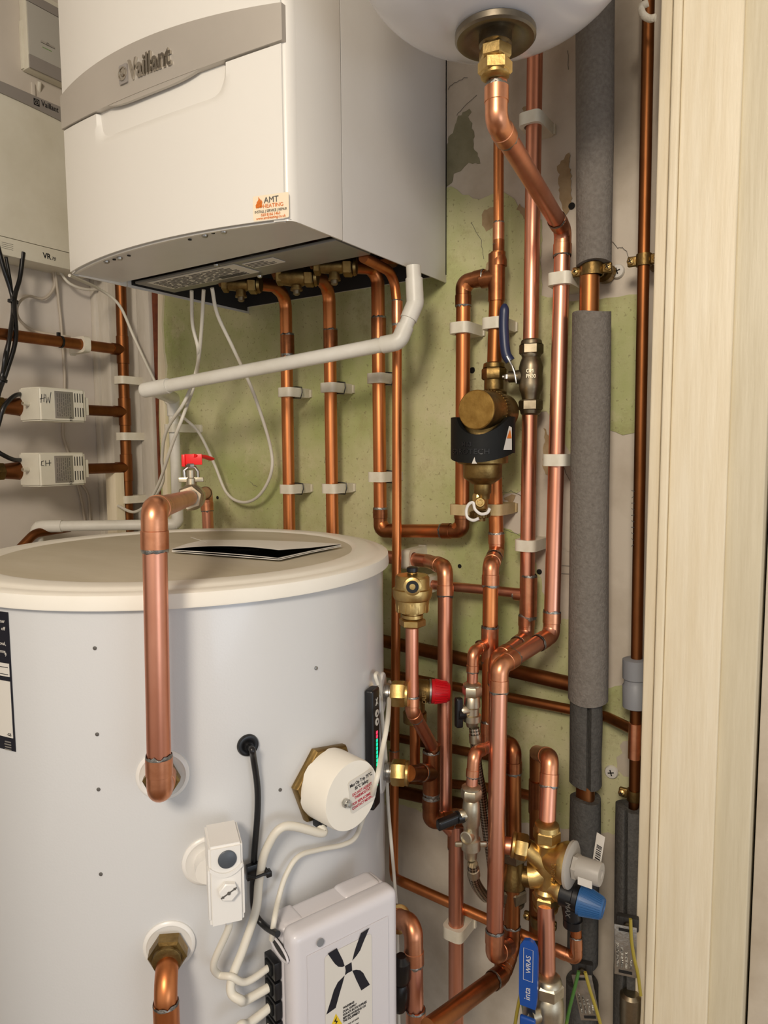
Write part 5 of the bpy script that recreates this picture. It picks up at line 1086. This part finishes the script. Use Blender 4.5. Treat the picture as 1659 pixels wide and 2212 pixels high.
lft = -RT*.9-FWD*.3
fill_valve(a1_, h1, lft, 'upper nickel filling valve with an upright black handle', True, False)
pipe('copper_pipe', 'short copper elbow feeding the upper filling valve', 'pipe', [tG-RT*.004, atd(1022, 1408, .955), a1_-UPV*.01], R15, M['copper'], bends=.018, elbows=(1,), sock=.010)
a2_ = atd(1018, 1700, .90); h2 = (1862-1700)/FPX*.90
fill_valve(a2_, h2, lft, 'lower nickel filling valve with a sideways black handle', False, True)
pipe('copper_pipe', 'short copper elbow feeding the lower filling valve', 'pipe', [atd(1060, 1612, .955), atd(1024, 1626, .90), a2_-UPV*.01], R15, M['copper'], bends=.018, elbows=(1,), sock=.010)
hs_ = thing('braided_hose', 'braided steel hose linking the two filling valves behind the long foreground pipe', 'hose', atd(1022, 1880, .90))
hp = [atd(1024, 1572, .955), atd(1027, 1600, .955), atd(1030, 1650, .965), atd(1040, 1710, .975), atd(1050, 1780, .985), atd(1062, 1860, .98), atd(1066, 1925, .97), atd(1052, 1938, .95), atd(1036, 1922, .93), atd(1024, 1898, .91), atd(1021, 1866, .90)]
k = MB(); k.sweep(spline(hp, 14), .0072, 16, uvk=(8, 330)); k.build('braided_sleeve', M['braid'], hs_)
for a, b in ((hp[0], hp[1]), (hp[-1], hp[-2])): k = MB(); d = (b-a).normalized(); k.lathe([(.0062,0),(.0062,.008),(.0082,.009),(.0086,.020),(.0078,.021)], a, d, 22); k.build('crimped_ferrule', M['nickel'], hs_)

# ================================================================== INLET CONTROL VALVE
iv = atd(1180, 1880, .91); N_ = ndir(1180, 1880); E_ = UPV.cross(N_).normalized()             # N_: towards the room, E_: to the right
ic = thing('inlet_control_valve', 'golden brass inlet valve with grey cartridge cap and blue ribbed knob', 'valve', iv-UPV*.06)
Z_ = lambda py: atd(1180, py, .91).z-iv.z
k = MB(); k.lathe([(.0125, Z_(1962)),(.0135, Z_(1940)),(.0155, Z_(1925)),(.0125, Z_(1918)),(.0135, Z_(1885)),(.0165, Z_(1870)),(.0135, Z_(1850)),(.0135, Z_(1822)),(.0155, Z_(1815)),(.0125, Z_(1808))], iv, UPV, 30)
bd = (E_*.93+N_*.36).normalized()
bz = iv+UPV*Z_(1848)
k.lathe([(.011,-.006),(.017,.004),(.021,.014),(.0245,.020),(.0265,.024),(.0265,.030),(.025,.031)], bz, bd, 36)                       # cartridge barrel
k.sweep([iv+UPV*Z_(1865), iv+UPV*Z_(1850)-E_*.012, iv+UPV*Z_(1834)-E_*.026], [.015,.014,.012], 22)
k.sweep([iv+UPV*Z_(1880), iv+UPV*Z_(1893)-E_*.012, iv+UPV*Z_(1896)-E_*.022], [.012,.016,.0165], 22)
kd = (E_*.95+N_*.30-UPV*.10).normalized(); kz = iv+UPV*Z_(1913)
k.lathe([(.011,0),(.0125,.012),(.0145,.015),(.0145,.020),(.012,.021),(.012,.026)], kz, kd, 28)
body = k.build('valve_body', M['brass'], ic)
k = MB(); k.hexn(iv+UPV*Z_(1812), UPV, .031, .016, a0=.2); k.lathe([(.0165,.016),(.0155,.022),(.0122,.024)], iv+UPV*Z_(1812), UPV, 26); k.build('nut', M['brass'], ic)
k = MB(); k.hexn(iv+UPV*Z_(1960), UPV, .031, .016, a0=.2); k.lathe([(.0165,.0),(.0155,-.005),(.0122,-.007)], iv+UPV*Z_(1960), UPV, 26); k.build('nut', M['brass'], ic)
k = MB(); ld = (-E_*.96+UPV*.12).normalized(); k.hexn(iv+UPV*Z_(1835)-E_*.024, ld, .029, .016, a0=.4); k.lathe([(.0145,.016),(.0165,.017),(.0165,.020),(.0125,.022)], iv+UPV*Z_(1835)-E_*.024, ld, 24); k.build('nut', M['brass'], ic)
k = MB(); k.lathe([(.026,.0305),(.0295,.031),(.0295,.0345),(.027,.036)], bz, bd, 40); k.hexn(bz+bd*.036, bd, .027, .008, a0=.3); k.lathe([(.0145,.042),(.0145,.070),(.0138,.0715),(.006,.0716),(.0055,.0705)], bz, bd, 32); gc_ = k.build('grey_cartridge_cap', M['greyp'], ic)
cu_, cv_ = perp(bd)
k = MB(); lb_o = bz+bd*.056+(N_-bd*N_.dot(bd)).normalized()*.0148-UPV*.004; nl = (N_-bd*N_.dot(bd)).normalized(); k.box(lb_o-UPV*.004, bd, bd.cross(nl), nl, (.018,.010,.0005)); k.build('small_label', M['label'], gc_)
bt2 = bz+bd*.066+E_*.006+UPV*.012
k = MB(); k.box(bz+bd*.070+UPV*.016+FWD*.012, UPV*.99+E_*.12, E_*.5+N_*.5, FWD, (.062,.013,.0008), .0002); brc = k.build('barcode_tag', M['label'], ic)
k = MB(); rn = random.Random(2)
cbx = bz+bd*.070+UPV*.016+FWD*.012-FWD*.0006; y = -.022
while y < .018: wdt = rn.uniform(.0006,.002); k.box(cbx+(UPV*.99+E_*.12)*y, E_*.5+N_*.5, UPV, FWD, (.008, wdt, .0006)); y += wdt+rn.uniform(.0006,.0016)
k.build('bars', M['ink'], brc, flat=True)
k = MB(); k.lathe([(.012,.020),(.0165,.021),(.0165,.036),(.0175,.037),(.0175,.043),(.016,.044)], kz, kd, 30); k.sweep([kz+kd*.032-UPV*.006, kz+kd*.034-UPV*.024, kz+kd*.036-UPV*.036], [.0125,.0115,.011], 22); k.lathe([(.0125,0),(.0125,.010)], kz+kd*.036-UPV*.030, (0,0,-1), 22); bk_ = k.build('black_relief_body', M['black'], ic)
text('lettering', 'MAX', kz+kd*.033+nl*.019+UPV*.002, (-UPV), kd, .009, M['inkg'], bk_, ext=.0004)
k = MB(); k.lathe([(.0150,.0435),(.0185,.0440),(.0185,.047),(.0125,.073),(.0118,.0745),(.010,.0743),(.0098,.0735),(0,.0735)], kz, kd, 40)
u, v = perp(kd)
for i in range(34): a = 2*PI*i/34; w_ = u*math.cos(a)+v*math.sin(a); k.box(kz+kd*.060+w_*.0158, kd-w_*.23, kd.cross(w_), w_, (.025,.0012,.0014))
k.build('blue_knob', M['bluecap'], ic)
for i, (s_, o_, sz) in enumerate((('ALTECNIC', .026, .008),)): 
    text('lettering', s_, bz+bd*.022+nl*.0262-UPV*.016, UPV, -bd, .0075, M['brass'], body, ext=.0008, sx=.75)
pipe('copper_pipe', 'short copper stub from the lower left brass nut of the inlet valve', 'pipe', [iv+UPV*Z_(1835)-E_*.040, iv+UPV*Z_(1835)-E_*.058], R22, M['copper'])
# dark check valve fitting left of it
cv0 = atd(1108, 1890, .965); kk = thing('check_valve', 'dark bronze check valve behind the long foreground pipe', 'valve', cv0-UPV*.04)
k = MB(); k.lathe([(.013,-.02),(.018,-.014),(.018,.004),(.015,.012),(.015,.026)], cv0, UPV, 28); k.sweep([cv0, cv0+E_*.03], .0135, 20); k.build('valve_body', M['brass_a'], kk)
k = MB(); k.hexn(cv0-UPV*.036, UPV, .034, .018, a0=.1); k.lathe([(.017,0),(.016,-.006),(.0125,-.008)], cv0-UPV*.036, UPV, 26); k.build('nut', M['nickel_d'], kk)
k = MB(); k.hexn(cv0+UPV*.022, UPV, .032, .015, a0=.1); k.build('nut', M['nickel_d'], kk)
# bottom valve with bright blue lever
bc = atd(1185, 2180, .895); b3 = thing('ball_valve', 'nickel ball valve with a bright blue lever near the bottom edge', 'valve', bc-UPV*.05)
k = MB(); k.lathe([(.0155,-.03),(.0185,-.022),(.0195,-.010),(.0195,.006),(.0175,.018),(.0145,.022)], bc, UPV, 30); k.lathe([(.010,.012),(.010,.028)], bc, -E_*.8+N_*.6, 20); body = k.build('valve_body', M['nickel'], b3)
k = MB(); k.hexn(bc+UPV*.020, UPV, .033, .018, a0=.2); k.lathe([(.0165,.018),(.0150,.023),(.0122,.025)], bc+UPV*.020, UPV, 26); k.build('nut', M['nickel'], b3)
ls = bc+(-E_*.8+N_*.6).normalized()*.030; ln = (-E_*.25+N_*.97).normalized(); le = UPV.cross(ln).normalized()
k = MB(); k.box(ls+UPV*.008+le*0, UPV, le, ln, (.050,.017,.0025), .001); k.build('lever_arm', M['steel'], b3)
k = MB(); k.hexn(ls-UPV*.004+ln*.001, ln, .012, .006); k.lathe([(.004,.006),(.004,.010)], ls-UPV*.004, ln, 12); k.build('lever_nut', M['steel'], b3)
k = MB(); out = [(-.0098,0),(.0098,0),(.0115,.012),(.0118,.055),(.0105,.064),(.006,.070),(0,.0715),(-.006,.070),(-.0105,.064),(-.0118,.055),(-.0115,.012)]
g0 = ls+UPV*.018+ln*.001+le*.000; 
k.prism([g0+le*x-le*y*.0+UPV*y*1.25 for x, y in out], ln*.006); lg_ = k.build('blue_grip', M['blue'], b3)
k = MB(); k.sweep([g0+ln*.0062+le*x+UPV*y for x, y in ((-.006,.036),(.006,.036),(.006,.078),(-.006,.078),(-.006,.036))], .0003, 4); k.build('printed_frame', M['label'], lg_)
text('lettering', 'WRAS', g0+ln*.0062+le*.0032+UPV*.046, UPV, -le, .0085, M['label'], lg_, ext=.0001); text('lettering', 'inta', g0+ln*.0062+le*.003+UPV*.010, UPV, -le, .0115, M['label'], lg_, ext=.0001)
k = MB(); q_ = atd(1140, 2205, .87); k.box(q_-UPV*.02, UPV, le, ln, (.05,.020,.006), .0028, 3); tag(k.build('blue_lever_tip', M['blue']), 'rounded tip of another bright blue lever at the bottom edge', 'lever')

# ================================================================== FOAM-COVERED PIPES
YL = -.06
def foam(name_lab, px0, px1, pyt, pyb, Y, mt, slit=None, cut=0, sw=.13, open_top=True, xt=None):
    c0 = at((px0[0]+px0[1])/2, pyt, Y); c1 = at((px1[0]+px1[1])/2, pyb, Y); w0_ = (px0[1]-px0[0])/FPX*(c0-CAM).dot(FWD)/2; w1_ = (px1[1]-px1[0])/FPX*(c1-CAM).dot(FWD)/2
    n = 20; seg = 88; vs = []; rn = random.Random(int(px0[0]+pyt)); ax = (c1-c0); ph = rn.random()*6
    rows = []
    for i in range(n+1):
        t = i/n; c = c0.lerp(c1, t); r = w0_+(w1_-w0_)*t; r *= 1+.012*math.sin(t*9+ph)
        for k_ in range(seg):
            a = 2*PI*k_/seg; rr = r*(1+.01*math.sin(3*a+t*7+ph)); e = .0
            if i == 0: e = cut*.0018*math.sin(a*2+ph)
            if i == n: e = cut*.0018*math.sin(a*2+1+ph)
            if slit is not None:
                da = (a-slit+PI) % (2*PI)-PI
                if abs(da) < sw: rr *= 1-.45*min(1, 2.2*(1-abs(da)/sw))
            vs.append(c+V((math.cos(a)*rr, math.sin(a)*rr, e)))
    fs = [(i*seg+k_, i*seg+(k_+1) % seg, (i+1)*seg+(k_+1) % seg, (i+1)*seg+k_) for i in range(n) for k_ in range(seg)]
    b = len(vs)
    for i, c, r in ((0, c0, w0_), (n, c1, w1_)):
        for k_ in range(seg): a = 2*PI*k_/seg; vs.append(V((c.x+math.cos(a)*r*.5, c.y+math.sin(a)*r*.5, vs[i*seg+k_].z)))
    for j, i in ((0, 0), (1, n)):
        for k_ in range(seg): fs.append((i*seg+k_, i*seg+(k_+1) % seg, b+j*seg+(k_+1) % seg, b+j*seg+k_))
    for k_ in range(seg): fs.append((b+k_, b+(k_+1) % seg, b+seg+(k_+1) % seg, b+seg+k_))
    k = MB(); k.add(vs, fs); o = k.build('pipe_insulation', M[mt], ang=60); tag(o, name_lab, 'pipe insulation', 'grey foam sleeves on the right-hand pipes'); return o
foam('grey foam sleeve high on the right, reaching up out of the frame', (1244,1328), (1246,1320), -60, 570, YL, 'foam', cut=1)
foam('longest grey foam sleeve, beginning below the pipe clamp', (1237,1318), (1228,1311), 677, 1512, YL, 'foam', cut=1)
foam('dark grey foam sleeve with an open split, under the longest sleeve', (1232,1300), (1231,1298), 1512, 1692, YL-.002, 'foamd', slit=math.radians(-62), cut=1)
foam('dark grey foam sleeve behind the grey cartridge cap', (1232,1297), (1226,1290), 1722, 2075, YL, 'foamd', cut=1)
foam('dark grey foam sleeve behind the lowest hanging metal tag', (1224,1292), (1222,1290), 2118, 2300, YL, 'foamd', cut=1)
pl = thing('copper_pipe', 'brown copper pipe running inside the line of grey foam sleeves', 'pipe', at(1256, 2250, YL))
k = MB(); k.sweep([at(1283, -60, YL), at(1272, 700, YL), at(1267, 1500, YL), at(1258, 2250, YL)], R28*.93, 24); k.build('tube', M['copper_b'], pl)
YM2 = -.055
foam('grey foam sleeve beside the cream door jamb', (1331,1396), (1325,1392), 1740, 2300, YM2-.005, 'foamd', slit=math.radians(-95), cut=1)
pm = [at(1402, -60, YM2), at(1384, 900, YM2), at(1375, 1430, YM2), at(1362, 2250, YM2)]
pipe('copper_pipe', 'dark brown copper pipe hard against the cream door jamb', 'pipe', pm, R15, M['copper_d'], bends=0, couplings=[(at(1371, 1600, YM2), UPV, .05)], sol=False)
k = MB(); mk = random.Random(9)
for i in range(10):
    q_ = at(1374-(i*.08), 1060+i*13, YM2)+ndir(1374, 1100)*(R15+.0002); rr = V((0,0,1)).cross(ndir(1374, 1100)); k.box(q_-rr*.004, rr*(.7+mk.random())+UPV*mk.uniform(-1,1), UPV, FWD, (.004,.0008,.0002))
tag(k.build('marker_scribble', M['ink']), 'black marker scribble down the pipe by the door jamb', 'marking')
gq = thing('grey_coupling', 'grey plastic compression coupling on the pipe by the door jamb', 'coupling', at(1371, 1530, YM2))
gz = lambda py: at(1372, py, YM2)
k = MB(); k.lathe([(.0125, 0),(.0165, .002),(.0165, .032),(.0150, .034),(.0145,.040),(.0165,.042),(.0165,.068),(.012,.070)], gz(1530), gz(1425)-gz(1530), 28); k.build('coupling_body', M['greyf'], gq)
def munsen(c, r, lab, backscrew=None):
    c = V(c); rt = thing('pipe_clamp', lab, 'clamp', c, 'brass screw-on pipe clamps'); k = MB()
    k.lathe([(r+.0002,-.0075),(r+.0022,-.0075),(r+.0026,0),(r+.0022,.0075),(r+.0002,.0075),(r+.0002,-.0075)], c, UPV, 30)
    for s_ in (-1, 1): k.box(c+V((s_*(r+.0065), 0, 0)), (1,0,0), (0,1,0), (0,0,1), (.013,.006,.013), .0022, 3)
    k.lathe([(.004,r),(.004,-c.y)], c, (0,1,0), 12) if -c.y > r else None
    k.build('split_band', M['brass_a'], rt)
    for s_ in (-1, 1):
        k = MB(); q = c+V((s_*(r+.0085), -.003, 0)); k.lathe([(.0048,0),(.0046,.002),(.003,.0034),(.0004,.0038)], q, (0,-1,0), 16); sc = k.build('screw', M['brass'], rt)
        k = MB(); 
        for a in (.4, .4+PI/2): k.box(q+V((0,-.0036,0)), (math.cos(a),0,math.sin(a)), (0,1,0), (-math.sin(a),0,math.cos(a)), (.0055,.0008,.0012))
        k.build('cross_slot', M['dirt'], sc)
    return rt
munsen(at(1279, 583, YL), R28*.95, 'brass pipe clamp between the two upper grey foam sleeves')
munsen(at(1391, 562, YM2), R15, 'brass pipe clamp on the dark pipe high by the door jamb')
munsen(at(1370, 1717, YM2), R15, 'brass pipe clamp on the dark pipe just above the jamb-side foam sleeve')
munsen(at(1167, 1988, -.075), .012, 'brass pipe clamp behind the pipe under the inlet valve')
for px, py, lab in ((1335, 587, 'white-painted cross-head screw right of the upper pipe clamp'), (1322, 1666, 'cross-head screw in the white plaster left of the jamb-side pipe')):
    q = at(px, py, 0); sc = thing('wall_screw', lab, 'screw', q); k = MB(); k.lathe([(.0098,-.001),(.0098,.004),(.0085,.006),(.0004,.0068)], q, (0,-1,0), 22); h_ = k.build('head', M['label'], sc)
    k = MB(); 
    for a in (.3, .3+PI/2): k.box(q+V((0,-.0066,0)), (math.cos(a),0,math.sin(a)), (0,1,0), (-math.sin(a),0,math.cos(a)), (.009,.001,.0016))
    k.build('cross_slot', M['dirt'], h_)
k = MB(); q = at(1306, 590, -.01); k.lathe([(.012,-.012),(.014,-.004),(.014,.010),(.010,.014)], q, (0,-1,0), 20); k.sweep([q, q+V((.014,-.004,.001))], .006, 12); tag(k.build('wall_bracket', M['brass_a']), 'small brass wall stub behind the upper pipe clamp', 'bracket')
# earth bonding clamps, tags and cables
def ebond(px, py, dp, lab): 
    q = atd(px, py, dp); r = thing('earth_clamp', lab, 'clamp', q, 'earthing clamps on the right-hand pipes'); nd = ndir(px, py); rr = V((0,0,1)).cross(nd)
    k = MB(); k.box(q, rr, UPV, nd, (.028,.018,.010), .002); k.box(q+nd*.006-rr*.008, rr, UPV, nd, (.006,.022,.004), .001); k.box(q+nd*.006+rr*.008, rr, UPV, nd, (.006,.022,.004), .001); k.build('clamp_block', M['darkin'], r)
    k = MB(); k.lathe([(.0048,0),(.0048,.004),(.002,.005)], q+nd*.006, nd, 16); k.build('terminal_screw', M['nickel_d'], r); return q
def etag(px0, py0, px1, py1, dp, lab, wpx=46, back=False):
    a, b = atd(px0, py0, dp), atd(px1, py1, dp+.005); nd = ndir(px0, py0); d = (b-a); L = d.length; dn_ = d.normalized(); rr = nd.cross(dn_).normalized(); nn = dn_.cross(rr).normalized()
    if nn.dot(nd) < 0: nn = -nn
    r = thing('earth_tag', lab, 'tag', b, 'metal safety tags'); k = MB(); wd = wpx/FPX*dp; k.box((a+b)/2, dn_, rr, nn, (L, wd, .0012), .0005); pl_ = k.build('plate', M['alu'], r)
    k = MB()
    for t in (-.42, .42): k.box((a+b)/2+dn_*L*t+nn*.0006, rr, dn_, nn, (wd*.6, .004, .0006))
    k.build('slot', M['dirt'], pl_)
    for i, s_ in enumerate(('SAFETY', 'ELECTRICAL', 'CONNECTION', 'DO NOT REMOVE')):
        text('embossed_lettering', s_, (a+b)/2-rr*0+dn_*L*.34+nn*.0007+(-rr*((i-1.5)*wd*.2)), -dn_, -rr if False else rr*-1, wd*.16, M['zinc'], pl_, ext=.0004, sx=.9)
    return r
ebond(1165, 2050, .96, 'earth clamp on the dark pipe left of the bright blue lever'); ebond(1258, 2090, .97, 'earth clamp between the two lowest dark foam sleeves'); ebond(1356, 1992, .93, 'earth clamp above the bright hanging tag by the door jamb')
etag(1351, 2000, 1351, 2108, .91, 'bright embossed metal tag hanging by the door jamb'); etag(1256, 2106, 1276, 2204, .93, 'dull embossed metal tag hanging from the middle earth clamp', 42)
ge = 'green and yellow earth cables'
for pts, lab, mt in (([(1150,2060),(1135,2085),(1128,2130),(1118,2180),(1110,2230)], 'left earth cable hanging from the clamp beside the blue lever', 'gyy'), ([(1158,2062),(1140,2090),(1128,2140),(1132,2190),(1136,2230)], 'right earth cable hanging from the clamp beside the blue lever', 'gy'),
        ([(1250,2098),(1240,2140),(1230,2180),(1220,2230)], 'green earth cable dropping left in front of the dull tag', 'gy'), ([(1264,2100),(1275,2140),(1288,2180),(1302,2230)], 'yellow earth cable dropping right in front of the dull tag', 'gyy'),
        ([(1362,1985),(1364,2030),(1370,2070),(1378,2105),(1384,2150)], 'yellow-green earth cable passing in front of the bright tag', 'gyy')):
    cable('earth_cable', lab, [atd(x, y, .90) for x, y in pts], .0022, M[mt], cat='cable', group=ge)
k = MB(); q = at(1362, 2150, YM2-.03); k.lathe([(.013,-.05),(.014,-.02),(.014,0),(.010,.004)], q, UPV, 20); tag(k.build('tape_wrapped_joint', M['nickel_d']), 'tape-wrapped pipe joint at the bottom beside the door jamb', 'joint')
cable('cord', 'twisted white cord hanging beside the top of the door jamb', [at(1400, 6, -.10), at(1386, 14, -.10), at(1388, 30, -.10), at(1402, 40, -.10), at(1416, 38, -.10)], .0042, M['rope'], cat='cord')
k = MB(); 
for i in range(7): 
    a = math.radians(200+i*10); 
k.lathe([(.008,0),(.012,.008),(.012,.03),(.009,.036),(.013,.044),(.012,.066),(.006,.072)], atd(862, 2180, .86), (0.05,.0,1), 20); tag(k.build('black_valve_handle', M['black']), 'black rubbery valve handle peeking past the controller box', 'handle')
